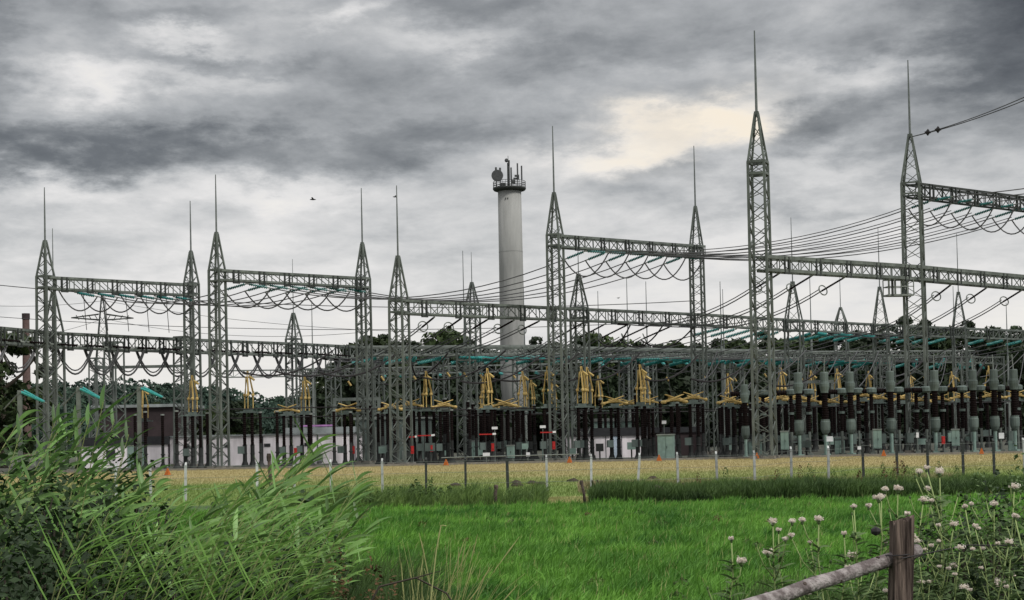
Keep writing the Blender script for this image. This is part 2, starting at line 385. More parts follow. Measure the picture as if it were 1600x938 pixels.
# ------------------------------------------------------------------ trees
def make_tree(h, spread, seed, leafm, trunk_h=.28, n_cl=46, per=75, leaf=.36, kind='tree'):
    r = random.Random(seed); t = empty(kind)
    tb = MB(); tb.tube([(0, 0, -.3), (.1, 0, h*.3), (-.1, .1, h*.6), (.05, 0, h*.86)], .028*h, 8, .004*h)
    for k in range(8):
        a = r.uniform(0, 6.28); z0 = h*r.uniform(.25, .6); e = Vector((math.cos(a)*spread*.75, math.sin(a)*spread*.75, z0+h*r.uniform(.12, .3)))
        tb.tube([(0, 0, z0), e*.5+Vector((0, 0, z0*.45)), e], .010*h, 5, .003*h)
    tb.build('trunk', 'bark', t)
    P, Nn = [], []
    for k in range(n_cl):
        zf = r.random(); rad = spread*(math.sin(math.pi*min(1, .18+zf*.80))**.7)
        a = r.uniform(0, 6.28); rr = rad*math.sqrt(r.random())
        c = np.array([rr*math.cos(a), rr*math.sin(a), h*(trunk_h+(1-trunk_h-.07)*zf)])
        cr = spread*r.uniform(.20, .36)*(1.1-.45*zf)
        d = sph(per); q = c+d*cr*np.array([1, 1, .8])*rng.uniform(.65, 1.08, (per, 1)); P.append(q); Nn.append(d)
    np_mesh('crown', leafquads(np.concatenate(P), np.concatenate(Nn), leaf), 4, leafm, t)
    return t
TR = [Proto(tag(make_tree(17, 5.0, 1, 'leaf1'), cat='tree')), Proto(tag(make_tree(16, 5.5, 2, 'leaf2', n_cl=54), cat='tree')),
      Proto(tag(make_tree(18, 4.2, 3, 'leaf1', .2, 60), cat='tree')), Proto(tag(make_tree(15, 4.8, 4, 'leaf2', .15, 50), cat='tree'))]
TREES = [ # px, py of the top, distance, proto
    (505, 568, 235, 3), (535, 560, 240, 0), (575, 520, 225, 1), (600, 516, 235, 0), (640, 522, 230, 2), (672, 545, 230, 3),
    (703, 506, 225, 1), (738, 524, 232, 0), (765, 545, 240, 3), (842, 520, 232, 0), (868, 526, 240, 2), (905, 522, 228, 0), (932, 514, 232, 1),
    (968, 524, 236, 3), (998, 528, 230, 0), (1030, 535, 238, 2), (1062, 526, 230, 3), (1090, 531, 236, 0), (1128, 520, 232, 2), (1160, 524, 228, 1),
    (1195, 512, 236, 0), (1232, 520, 230, 3), (1268, 515, 235, 1), (1305, 508, 232, 2), (1340, 510, 228, 0), (1378, 512, 236, 1),
    (1418, 487, 225, 0), (1452, 489, 230, 2), (1490, 505, 228, 1), (1522, 494, 232, 0), (1556, 500, 226, 2), (1592, 503, 230, 0), (1630, 500, 230, 1),
    (5, 505, 150, 3), (-40, 530, 150, 2)]
hts = [17, 16, 18, 15]
for i, (px, py, Y, k) in enumerate(TREES):
    p = at(px, py, Y); s = p.z/hts[k]; x = gx(px, Y)
    side = ('by the left frame edge' if px < 100 else 'left of the concrete tower' if px < 780 else 'between concrete tower and tallest mast' if px < 1180 else 'right of the tallest mast')
    TR[k].put((x, Y, 0), random.uniform(0, 6.28), 'leafy %s tree behind the yard %s, %s from left' % (('dark green', 'mid green')[k in (1, 3)], side, ordn(i if px >= 100 else i-33)), 'trees behind the substation', scale=(s*1.15, s*1.15, s))
# second, lower rank closing the dark background
sh = [Proto(tag(make_tree(8, 4.6, 11, 'leaf1', .03, 50, 70, .34, 'shrub_tree'), cat='tree')), Proto(tag(make_tree(7, 4.2, 12, 'leaf2', .03, 46, 70, .32, 'shrub_tree'), cat='tree'))]
k = 0
for px in range(335, 1640, 34):
    if 380 < px < 480: continue
    Y = 200+random.uniform(-6, 6); s = random.uniform(.95, 1.45)*(1.2 if px > 560 else .72)
    sh[0 if px > 560 or k % 3 else 1].put((gx(px, Y), Y, 0), random.uniform(0, 6), 'low bushy dark tree closing the back of the yard, %s from left' % ordn(k), 'low trees behind the yard', scale=s); k += 1
for j, (px, py, s) in enumerate(((245, 600, 1.05), (282, 618, .85), (215, 622, .8))):
    sh[1].put((gx(px, 205), 205, 0), j, 'round light green tree beside the brown building, %s from left' % ordn([1, 2, 0][j]), 'trees by the brown building', scale=s)

# ------------------------------------------------------------------ concrete telecom tower
def telecom():
    Y = 193; p = at(796, 296, Y)/.645; x = p.x*.645; t = tag(empty('telecom_tower', (x, Y, 0)), 'tall round pale concrete tower with antenna platform on top', 'tower')
    h = p.z; t.scale = (.645,)*3
    MB().lathe((0, 0, 0), [(2.55, -1), (2.5, h*.3), (2.35, h*.7), (2.28, h-.4)], 40).build('shaft', 'conc', t, True)
    for z in (.28, .52, .76): MB().lathe((0, 0, h*z), [(2.50-.22*z+.03, -.06), (2.50-.22*z+.03, .06)], 40).build('joint_ring', 'conc', t)
    MB().lathe((0, 0, h), [(2.25, -.5), (3.05, -.25), (3.25, 0), (3.25, .25), (2.9, .3)], 36).build('platform', 'concd', t)
    rl = MB()
    for k in range(28):
        a = 2*math.pi*k/28; c = Vector((math.cos(a)*3.15, math.sin(a)*3.15, h)); rl.bar(c, c+Vector((0, 0, 1.45)), .07)
    for z in (.6, 1.05, 1.45): rl.tube([(math.cos(2*math.pi*k/28)*3.15, math.sin(2*math.pi*k/28)*3.15, h+z) for k in range(29)], .05, 4)
    rl.build('railing', 'dish', t)
    MB().lathe((-2.3, -2.4, h+2.35), [(.9, .5), (1.12, .4), (1.15, 0), (1.05, -.02)][::-1], 24, 'Y').build('dish_antenna', 'dish', t)
    b = MB().tube([(-.15, 0, h), (-.1, 0, h+5.2)], .26, 8); b.tube([(-.1, 0, h+5), (-.15, 0, h+6.6)], .05, 5); b.build('antenna_mast', 'concd', t)
    MB().lathe((-.45, -.5, h+5.6), [(.2, .3), (.38, .1), (.38, -.1), (.2, -.2)][::-1], 14, 'Y').build('dish_antenna', 'dish', t)
    MB().box((0, -.2, h+5.2), (.35, .3, .9)).build('antenna_mount', 'concd', t)
    for dx, z in ((-2.55, 4.3), (-1.75, 4.2), (.4, 4.2), (1.65, 5.0), (2.45, 4.5)):
        MB().tube([(dx, -.4, h), (dx, -.4, h+z*.5)], .1, 6).tube([(dx, -.4, h+z*.4), (dx, -.4, h+z)], .2 if dx < -1 else .15, 8).build('antenna', 'dish', t)
    MB().box((1.5, -.7, h+2.5), (.9, .5, .35)).box((1.2, -.7, h+1.95), (.8, .4, .35)).box((1.7, -.6, h+2.2), (.5, .6, .7)).build('antenna_cluster', 'dish', t)
    MB().box((.8, -.4, h+1.4), (.8, .8, .6)).box((-1.2, -1, h+.7), (.9, .7, .8)).build('equipment_box', 'concd', t)
    MB().box((-.75, -2.19, h-2.1), (.14, .12, .35)).box((-.35, -2.25, h-2.1), (.14, .12, .35)).build('marker_light', 'concd', t)
telecom()
# brown brick chimney and far pylon
Y = 260; p = at(42, 490, Y); t = tag(empty('brick_chimney', (gx(43, Y), Y, 0)), 'slim dark brown chimney standing beyond the left end of the yard', 'chimney')
MB().lathe((0, 0, 0), [(.72, -1), (.66, p.z*.5), (.58, p.z-1)], 16).build('shaft', 'chim', t); MB().lathe((0, 0, 0), [(.66, p.z-1), (.66, p.z)], 16).build('rim', 'brown', t)

# ------------------------------------------------------------------ lattice pieces
ANG = R(-23)
def lattice_col(b, w0, z0, z1, w1, leg=.15, br=.07, bay=None, zig=True):
    bay = bay or w0*.68; n = max(2, round((z1-z0)/bay))
    def cs(z):
        w = w0+(w1-w0)*(z-z0)/(z1-z0); return [Vector((sx*w/2, sy*w/2, z)) for sx, sy in ((-1, -1), (1, -1), (1, 1), (-1, 1))]
    for k in range(4): b.bar(cs(z0)[k], cs(z1)[k], leg)
    for i in range(n):
        a = cs(z0+(z1-z0)*i/n); c = cs(z0+(z1-z0)*(i+1)/n); m_ = cs(z0+(z1-z0)*(i+.5)/n)
        for k in range(4):
            q = (k+1) % 4
            if (i+k) % 2: b.bar(a[k], c[q], br, br*.6, False)
            else: b.bar(a[q], c[k], br, br*.6, False)
            if k in (0, 3): b.bar(a[k] if (i+k) % 2 else a[q], m_[q] if (i+k) % 2 else m_[k], br*.7, br*.5, False)
def tower(px, Y, py_col, py_spire=None, py_rod=None, w=1.2, label='', group='lattice towers of the switchyard', m='steel', band=False, leg=.16, br=.07, spike_cat='tower', ref=None, rodr=.085):
    p = at(px, py_col, Y); x, zc = p.x, p.z
    t = tag(empty('lattice_tower', (x, Y, 0), ANG), label, 'tower', group)
    b = MB(); lattice_col(b, w*1.12, .1, zc, w, leg, br)
    for z in (zc, zc-.9):
        c = [Vector((sx*w/2, sy*w/2, z)) for sx, sy in ((-1, -1), (1, -1), (1, 1), (-1, 1))]
        for k in range(4): b.bar(c[k], c[(k+1) % 4], .13 if not band else .2)
    b.build('column', m, t)
    top = zc
    if py_spire:
        zs = at(px, py_spire, Y).z; s = MB(); lattice_col(s, w, zc, zs, w*.17, leg*.8, br*.8, bay=w*.8)
        s.box((0, 0, zs), (w*.26, w*.26, .25)); s.build('spire', m, t); top = zs
    if py_rod:
        zr = at(px, py_rod, Y).z; MB().tube([(0, 0, top-.2), (0, 0, top+(zr-top)*.5), (0, 0, zr)], [rodr, rodr*.8, rodr*.45], 6).build('lightning_rod', 'rod', t)
    f = MB()
    for sx in (-1, 1):
        for sy in (-1, 1): f.box((sx*w*.53, sy*w*.53, .12), (.5, .5, .3))
    f.box((0, 0, .03), (w*1.5, w*1.5, .1)); f.build('footing', 'found', t)
    return x, Y, zc
BE = {}
def beam(key, P, Q, bh=.85, bw=.8, label='', m='steel', chord=.16, br=.07, nbr=6, group='lattice beams carrying the conductors', hat=False):
    P = Vector(P); Q = Vector(Q); BE[key] = (P, Q, bh)
    d = (Q-P); Lg = d.length; t = tag(empty('gantry_beam', P), label, 'beam', group); t.rotation_mode = 'QUATERNION'; t.rotation_quaternion = d.to_track_quat('X', 'Z')
    b = MB(); n = max(4, round(Lg/1.15))
    for sy in (-1, 1):
        b.bar((0, sy*bw/2, 0), (Lg, sy*bw/2, 0), chord, chord*1.15); b.bar((0, sy*bw/2, -bh), (Lg, sy*bw/2, -bh), chord)
        for i in range(n):
            x0, x1 = Lg*i/n, Lg*(i+1)/n
            b.bar((x0, sy*bw/2, -bh if i % 2 else 0), (x1, sy*bw/2, 0 if i % 2 else -bh), br, br*.6, False)
            b.bar((x1, sy*bw/2, 0), (x1, sy*bw/2, -bh), br, br*.7, False)
    for i in range(n):
        x0, x1 = Lg*i/n, Lg*(i+1)/n
        for z in (0, -bh): b.bar((x0, -bw/2 if i % 2 else bw/2, z), (x1, bw/2 if i % 2 else -bw/2, z), br, br*.6, False)
    b.build('truss', m, t)
    if nbr:
        pr = None
        for i in range(nbr):
            xx = Lg*(i+.62)/(nbr+.1)
            if pr is None:
                q = MB()
                for dx in (-.22, .22): q.box((dx, -bw/2-.1, -bh/2-.1), (.13, .1, bh+.35))
                q.box((0, -bw/2-.12, -bh-.2), (.6, .14, .14)); pr = q.build('bracket', 'steel_dark', t)
                pr.location.x = xx
            else:
                c = pr.copy(); COL.objects.link(c); c.location.x = xx
    return t

# ------------------------------------------------------------------ front towers
tower(71, 123.6, 432, 378, 293, .98, 'leftmost front lattice tower with spire and tall lightning rod, above the reeds')
tower(299, 133, 443, 394, 314, .90, 'slimmer lattice tower at the right end of the leftmost high beam')
tower(339, 122, 422, 365, 273, .92, 'lattice tower with tall rod at left end of the second high beam')
tower(567, 131, 435, 381, 294, .89, 'lattice tower at the right end of the second high beam, left of concrete tower')
tower(623, 121, 470, 402, 290, 1.12, 'wide lattice tower just left of the concrete tower, low beam starting at its top')
tower(867, 125, 367, 303, 197, 1.02, 'lattice tower just right of the concrete tower, tall rod above its spire')
tower(1088, 142, 388, 324, 228, 1.02, 'lattice tower at the far end of the beam right of concrete tower')
tower(1184, 117, 254, 177, 48, 1.25, 'tallest lattice tower of the yard, dark banded collar below its spire', band=True, leg=.18, br=.095, rodr=.11)
tower(1424, 127, 287, 212, 94, 1.42, 'tall right lattice tower with small railed platform and beams at two levels', leg=.18, br=.09, rodr=.1)
tower(84, 126.5, 520, 458, 357, 1.1, 'shorter lattice tower standing close behind the leftmost front tower', rodr=.06)
# back row towers with pyramids
tower(905, 134, 481, 430, 385, 1.2, 'short lattice tower with pyramid top just right of the first tower after concrete tower', rodr=.05)
tower(1240, 153, 503, 442, 340, 1.5, 'pyramid topped tower right of the tallest tower, thin rod above', rodr=.06)
tower(1376, 163, 508, 450, 355, 1.4, 'pyramid topped tower seen just left of the tall right tower', rodr=.06)
tower(1499, 172, 513, 458, 365, 1.4, 'pyramid topped tower near the right frame edge', rodr=.06)
tower(738, 150, 482, 443, 394, 1.1, 'thin lattice tower with rod just left of the concrete tower shaft', rodr=.05)
tower(459, 148, 530, 491, 405, 1.1, 'low spired lattice tower halfway along the low left beam', rodr=.05)
tower(1314, 180, 507, 482, 427, 1.3, 'small distant spired tower between two pyramid topped towers', rodr=.05)
# lower inner columns
inner = [(-60, 115, 527, 1.2), (178, 150, 535, 1.3), (285, 137, 527, 1.1), (571, 152, 545, 1.2), (595, 160, 545, 1.2), (688, 160, 547, 1.2), (728, 139, 548, 1.25),
         (812, 165, 549, 1.2), (980, 150, 549, 1.3), (1014, 160, 549, 1.1), (1105, 150, 551, 1.2), (1150, 165, 551, 1.1), (1262, 162, 553, 1.2), (1345, 172, 556, 1.2),
         (1386, 150, 556, 1.2), (1512, 160, 558, 1.2), (1560, 185, 558, 1.2), (480, 188, 577, 1.3), (520, 175, 560, 1.2), (890, 186, 578, 1.3), (645, 187, 577, 1.2), (1210, 180, 553, 1.2), (150, 175, 560, 1.1)]
for i, (px, Y, py, w) in enumerate(sorted(inner)):
    tower(px, Y, py, None, None, w, 'plain lattice column without spire inside the yard, %s from left' % ordn(i), 'plain lattice columns inside the yard', leg=.13)
# slim lightning masts
slim = [(487, 170, 470), (723, 165, 392), (818, 175, 450), (934, 170, 455), (979, 175, 435), (1009, 172, 440), (1125, 158, 440), (1129, 185, 452), (1265, 175, 427), (1489, 185, 447), (1572, 175, 473)]
for i, (px, Y, py) in enumerate(slim):
    p = at(px, py, Y); t = tag(empty('lightning_mast', (p.x, Y, 0)), 'free standing thin lightning mast inside the yard, %s from left' % ordn(i), 'mast', 'slim lightning masts')
    MB().tube([(0, 0, 0), (0, 0, p.z*.62)], .16, 6, .12).build('pole', 'galv', t)
    MB().tube([(0, 0, p.z*.62), (0, 0, p.z)], .075, 5, .035).build('lightning_rod', 'rod', t)
# railed platform on the tall right tower
p = at(1404, 462, 126.2); t = tag(empty('service_platform', (p.x, p.y, p.z), R(8)), 'small railed service platform on the side of the tall right tower', 'platform')
MB().box((0, 0, 0), (2.2, 1.2, .14)).build('deck', 'galv', t)
r_ = MB()
for x in (-1.08, -.55, 0, .55, 1.08):
    for y in (-.58, .58): r_.bar((x, y, 0), (x, y, 1.3), .07)
for z in (.7, 1.3):
    for y in (-.58, .58): r_.bar((-1.1, y, z), (1.1, y, z), .07)
    r_.bar((-1.08, -.58, z), (-1.08, .58, z), .07)
r_.build('railing', 'galv', t); MB().box((-.75, -.6, .65), (.18, .08, 1.5)).build('door_post', 'steel_dark', t)

# ------------------------------------------------------------------ beams
def bp(px, py, Y): return at(px, py, Y)
beam('A', bp(71, 434, 123.6), bp(303, 446, 133), .9, .8, 'high lattice beam between the two leftmost spired towers', 'steel')
beam('B', bp(339, 423, 122), bp(573, 436, 131), .75, .8, 'second high lattice beam from left, teal insulators along it')
beam('C', bp(867, 369, 125), bp(1095, 386, 142), .9, .9, 'high dark lattice beam right of the concrete tower, teal insulators along it')
beam('D', bp(1424, 288, 127), bp(1690, 322, 141), 1.05, 1.0, 'highest lattice beam running off the right edge from the tall right tower', 'steel_dark', nbr=8)
beam('E1', bp(1190, 402, 117), bp(1430, 418, 127), 1.0, .9, 'thick beam between the tallest tower and the tall right tower', chord=.24, nbr=5)
beam('E2', bp(1430, 418, 127), bp(1680, 441, 138), 1.0, .9, 'thick beam running off the right edge at middle height of tall right tower', chord=.24, nbr=7)
zr = 13.0
def rp(px, Y, z): return Vector((gx(px, Y, z), Y, z))
rowT = [(623, 121), (880, 132), (1095, 142.6), (1240, 153), (1376, 163), (1499, 172), (1680, 186)]
for i in range(6):
    (a, ya), (b_, yb) = rowT[i], rowT[i+1]
    beam('T%d' % i, rp(a, ya, zr), rp(b_, yb, zr), 1.0, .9, 'bay of the long middle beam running right from the wide tower, %s bay from left' % ordn(i), nbr=5 if i < 2 else 3, chord=.15)
rowL = [(-110, 112), (84, 126.5), (285, 138), (459, 148), (575, 157)]
for i in range(4):
    (a, ya), (b_, yb) = rowL[i], rowL[i+1]
    beam('L%d' % i, rp(a, ya, 11.4), rp(b_, yb, 11.4), 1.15, .9, 'bay of the low left beam with thick black cable loops, %s bay from left' % ordn(i), nbr=7, chord=.17, br=.08)
rowM = [(560, 136), (728, 139.5), (812, 142), (980, 150), (1105, 156), (1262, 164), (1386, 172), (1560, 186)]
for i in range(7):
    (a, ya), (b_, yb) = rowM[i], rowM[i+1]
    beam('M%d' % i, rp(a, ya, 10.2), rp(b_, yb, 10.2), .7, .8, 'bay of the teal insulator beam low across the yard, %s bay from left' % ordn(i), nbr=0, chord=.13)
rowN = [(350, 186), (480, 188), (645, 187), (890, 186), (1210, 186), (1600, 196)]
for i in range(5):
    (a, ya), (b_, yb) = rowN[i], rowN[i+1]
    beam('N%d' % i, rp(a, ya, 10.6 if i < 3 else 11.5), rp(b_, yb, 10.6 if i < 3 else 11.5), .8, .8, 'bay of the rearmost lattice beam in front of the trees, %s bay from left' % ordn(i), nbr=0, m='galv', chord=.12)
beam('K0', rp(571, 152, 11.2), rp(905, 158, 11.2), .8, .7, 'pale inner beam crossing behind the wide tower and the concrete tower', nbr=0, m='galv')
beam('K1', rp(905, 158, 11.0), rp(1262, 176, 11.0), .8, .7, 'pale inner beam crossing behind the tower at far end of high beam', nbr=0, m='galv')

# ------------------------------------------------------------------ insulator strings, conductors, jumpers
def make_string(Ls, nd_, r, m, ring=False, kind='insulator_string'):
    t = empty(kind); pr = []; s = Ls/nd_
    for i in range(nd_): pr += [(.06, s*i), (r, s*(i+.2)), (r*.95, s*(i+.5)), (.06, s*(i+.7))]
    MB().lathe((0, 0, 0), pr+[(.04, Ls)], 8, 'X').build('disc_stack', m, t)
    MB().box((-.12, 0, 0), (.3, .1, .1)).build('end_fitting', 'galv', t); MB().box((Ls+.12, 0, 0), (.3, .1, .1)).build('end_fitting', 'galv', t)
    if ring:
        MB().tube([(Ls-.15, math.cos(k*math.pi/8)*.42, math.sin(k*math.pi/8)*.42) for k in range(17)], .05, 6).build('corona_ring', 'galv', t)
    return Proto(tag(t, cat='insulator'))
STR = {('teal', 2.4): make_string(2.4, 15, .17, 'teal'), ('teal', 1.5): make_string(1.5, 10, .13, 'teald'),
       ('black', 2.6): make_string(2.6, 18, .085, 'porc', True), ('black', 1.6): make_string(1.6, 10, .09, 'porc')}
def sagline(a, b, sag, n=14):
    return [a.lerp(b, i/n)-Vector((0, 0, 4*sag*(i/n)*(1-i/n))) for i in range(n+1)]
def cond(pts, r, label, group, m='wire', cat='cable', name='conductor'):
    return tag(MB().tube(pts, r, 5).build(name, m), label, cat, group)
def bpt(key, f):
    P, Q, bh = BE[key]; return P.lerp(Q, f)-Vector((0, 0, bh+.18))
def bay_span(ka, kb, n, sag, kindA, kindB, where, r=.045, fa=(.12, .92), fb=(.12, .92), twin=True, offA=Vector((0, 0, 0)), offB=Vector((0, 0, 0))):
    """n conductors from beam ka to beam kb, with strings at both ends; returns string end points"""
    ea, eb = [], []
    for i in range(n):
        g = (i+.5)/n
        a = bpt(ka, fa[0]+(fa[1]-fa[0])*g)+offA; b = bpt(kb, fb[0]+(fb[1]-fb[0])*g)+offB
        pts = sagline(a, b, sag); L = (b-a).length
        def place(k, o, d, w):
            if not k: return o
            d = d.normalized(); STR[k].put(o+d*.2, label='%s insulator string, %s from left, %s' % ({'teal': 'teal', 'black': 'black'}[k[0]], ordn(i), w), group=w, rot=d.to_track_quat('X', 'Z'))
            return o+d*(k[1]+.45)
        a2 = place(kindA, a, (pts[1]-pts[0]), 'at the start of the %s' % where); b2 = place(kindB, b, (pts[-2]-pts[-1]), 'at the end of the %s' % where)
        ea.append(a2); eb.append(b2)
        cs = sagline(a2, b2, sag*.85)
        cond(cs, r, 'grey overhead conductor, %s of the %s' % (ordn(i), where), where)
        if twin: cond([p+Vector((0, 0, .25)) for p in cs], r*.8, 'upper twin wire above the %s conductor of the %s' % (ordn(i), where), where)
    return ea, eb
def jumpers(pa, pb, drop, r, where, m='wire'):
    for i, (a, b) in enumerate(zip(pa, pb)):
        n = 12; pts = [a.lerp(b, k/n)-Vector((0, 0, drop*(1-(2*k/n-1)**2))) for k in range(n+1)]
        cond(pts, r, 'hanging jumper loop, %s from left, %s' % (ordn(i), where), where, m, name='jumper_cable')
T24, T15, B26, B16 = ('teal', 2.4), ('teal', 1.5), ('black', 2.6), ('black', 1.6)
_, bA = bay_span('A', 'B', 6, .9, T15, T15, 'leftmost high span', twin=False)
_e = _[:]; Bright, Cleft = bay_span('B', 'C', 6, 2.2, T15, T15, 'span behind the concrete tower', twin=False)
jumpers(bA, Bright, 1.5, .06, 'under the second high beam')
Cright, Dleft = bay_span('C', 'D', 6, 1.6, T15, T15, 'span passing behind tallest tower', fb=(.04, .75), twin=True)
jumpers(Cleft, Cright, 1.7, .06, 'under the high beam right of concrete tower')
Dr = []
for i in range(6):
    a = bpt('D', .04+.71*(i+.5)/6); d = Vector((.9, -.5, .12)).normalized()
    STR[T15].put(a+d*.2, label='teal insulator string, %s from left, right side of the highest beam' % ordn(i), group='teal strings of the highest beam', rot=d.to_track_quat('X', 'Z')); e = a+d*1.95; Dr.append(e)
    cond(sagline(e, e+Vector((30, -6, 4.5)), .8), .045, 'conductor leaving over the right frame edge, %s from left' % ordn(i), 'conductors leaving to the right')
jumpers(Dleft, Dr, 1.9, .06, 'under the highest beam at right')
# loops under the leftmost beam and its droppers
lA = []
for i in range(6):
    a = bpt('A', .12+.8*(i+.5)/6); d = Vector((-.9, -.25, -.1)).normalized(); lA.append(a+d*.5)
jumpers([p+Vector((-.8, 0, .2)) for p in lA], _e, 1.4, .06, 'under the leftmost high beam')
for i in range(5):
    a = bpt('A', .24+.14*i); b = Vector((a.x+.1, a.y+.5, 11.6))
    cond([a, b], .03, 'thin vertical dropper wire, %s from left under the leftmost high beam' % ordn(i), 'dropper wires under the leftmost high beam', cat='wire', name='dropper_wire')
# thick beams of the tallest tower down to the middle row
e1, t1 = bay_span('E1', 'T1', 3, 1.2, B26, B16, 'span down from tallest tower', r=.05, fa=(0, .62), fb=(.25, .95))
e2, t2 = bay_span('E2', 'T3', 3, 1.5, B26, T24, 'span below right thick beam', r=.05, fa=(.1, .75), fb=(.1, .9))
t0a, l3 = bay_span('T0', 'L3', 5, 1.3, B26, B16, 'span down from wide tower', r=.05, fb=(.3, 1.0))
t1a, m0 = bay_span('T1', 'M1', 5, .9, B26, T24, 'span behind the wide tower', r=.05, fa=(.05, .85), fb=(-.3, 1.1))
jumpers(t1, t1a[2:], 1.2, .07, 'under the second bay of the middle beam', 'blackw')
t2a, m2 = bay_span('T2', 'M2', 5, .6, T24, T24, 'third middle beam span', twin=False, fb=(-.2, 1.2))
t3a, m3 = bay_span('T3', 'M3', 5, .6, T24, T24, 'fourth middle beam span', twin=False)
t4a, m4 = bay_span('T4', 'M4', 4, .6, T24, T24, 'fifth middle beam span', twin=False)
t5a, m5 = bay_span('T5', 'M5', 5, .6, T24, T24, 'sixth middle beam span', twin=False)
for j, (ka, kb, n) in enumerate((('M0', 'N1', 3), ('M1', 'N2', 3), ('M2', 'N2', 4), ('M3', 'N3', 4), ('M4', 'N3', 4), ('M5', 'N4', 4), ('M6', 'N4', 4))):
    w = '%s rear span' % ordn(j)
    ea, eb = bay_span(ka, kb, n, .8, T24, T24, w, twin=False, fb=((.1, .5) if j % 2 else (.5, .95)))
# strings that reach from the teal beam towards the viewer, with droppers and hanging contacts
k = 0
for j in range(7):
    for i in range(3):
        a = bpt('M%d' % j, .18+.3*i); d = Vector((-.86, -.42, -.2)).normalized()
        STR[T24].put(a+d*.2, label='teal insulator string, %s from left, reaching forward from the teal beam' % ordn(k), group='teal strings reaching forward from the teal beam', rot=d.to_track_quat('X', 'Z'))
        e = a+d*2.85
        cond(sagline(e, e+Vector((-5.5, -2.5, -.4)), .5), .04, 'short bus wire from the %s forward teal string' % ordn(k), 'short bus wires under the teal beam')
        h = tag(empty('hanging_contact', e), 'hanging yellow tipped contact rod, %s from left below the teal beam' % ordn(k), 'contact rod', 'hanging contact rods')
        L = random.uniform(.7, 1.5)
        MB().tube([(0, 0, 0), (0, 0, -L)], .03, 5).build('rod', 'galv', h); MB().tube([(-.1, 0, -L), (.16, 0, -L-.4)], .1, 6).build('contact', 'yellow', h)
        if k % 2 == 0:
            cond([a, a+Vector((.3, 0, -3.2)), a+Vector((.8, -.2, -5.2))], .03, 'slack dropper wire, %s from left, below the teal beam' % ordn(k//2), 'dropper wires below the teal beam', name='dropper_wire', cat='wire')
        k += 1
# thick loops of the low left beam
for j in range(4):
    P, Q, bh = BE['L%d' % j]; n = 5 if j in (1, 2) else 4
    for i in range(n):
        a = P.lerp(Q, (i+.1)/n)-Vector((0, 0, bh+.1)); b = P.lerp(Q, (i+1.55)/n)-Vector((0, 1.2, bh+.1)); m_ = 12
        pts = [a.lerp(b, q/m_)-Vector((0, 0, 2.1*(1-(2*q/m_-1)**2))) for q in range(m_+1)]
        cond(pts, .085, 'thick grey cable loop, %s from left, %s bay of low left beam' % (ordn(i), ordn(j)), 'thick cable loops of the low left beam', 'wire', name='jumper_cable')
        cond([p+Vector((0, 0, .3)) for p in pts], .06, 'upper twin of %s cable loop, %s bay of low left beam' % (ordn(i), ordn(j)), 'thick cable loops of the low left beam', 'wire', name='jumper_cable')
        STR[B16].put(a+Vector((.2, -.4, .35)), label='black insulator string, %s from left, %s bay of low left beam' % (ordn(i), ordn(j)), group='black strings of the low left beam', rot=Vector((.95, .35, -.1)).to_track_quat('X', 'Z'))
        STR[B16].put(a+Vector((-.1, .5, .3)), label='rear black insulator string, %s from left, %s bay of low left beam' % (ordn(i), ordn(j)), group='black strings of the low left beam', rot=Vector((.7, .7, .05)).to_track_quat('X', 'Z'))
# long black swooping cables in the middle
sw = [((575, 555), (430, 580)), ((620, 552), (500, 582)), ((600, 600), (700, 552)), ((655, 580), (640, 552)), ((790, 548), (660, 590)), ((905, 552), (770, 592)), ((965, 555), (840, 592)), ((1000, 552), (900, 590)), ((850, 552), (720, 596)), ((1090, 556), (1000, 590)), ((1180, 556), (1080, 592)), ((520, 548), (380, 582)), ((1300, 560), (1200, 600)), ((1440, 566), (1350, 604))]
for i, (a, b) in enumerate(sorted(sw)):
    A = at(a[0], a[1], 132); B = at(b[0], b[1], 128)
    cond(sagline(A, B, 1.0), .075, 'black swooping cable, %s from left, hanging below the beams' % ordn(i), 'black swooping cables', 'blackw')
# earth wires and far transmission lines
for i, (a, b, Y0, Y1) in enumerate((((-200, 424), (1088, 470), 160, 170), ((-200, 478), (1000, 505), 230, 200), ((-200, 455), (162, 470), 300, 330), ((162, 470), (800, 520), 330, 300), ((162, 498), (560, 520), 330, 300), ((-100, 530), (162, 498), 300, 330))):
    cond(sagline(at(*a, Y0), at(*b, Y1), 2.0, 24), .045, 'thin distant overhead line crossing the sky, %s one counted from the top' % ordn(i), 'distant overhead lines')
P0 = at(1424.5, 214, 127); P1 = at(1640, 140, 112)
for i, dz in enumerate((0, .28)):
    cond(sagline(P0, P1+Vector((0, 0, dz)), .3), .04, '%s earth wire rising from the tall right tower to the right edge' % ('lower', 'upper')[i], 'earth wires at right')
for i, f_ in enumerate((.13, .21)):
    t = tag(empty('wire_damper', P0.lerp(P1, f_)-Vector((0, 0, 1.2*f_*(1-f_)-.05))), '%s dark damper clamped on the earth wire at right' % ('left', 'right')[i], 'damper', 'dampers on the earth wire')
    MB().box((0, 0, 0), (.5, .1, .14)).build('clamp', 'blackw', t); MB().lathe((0, 0, 0), [(.05, -.2), (.3, 0), (.05, .2)], 8, 'X').build('disc', 'blackw', t)
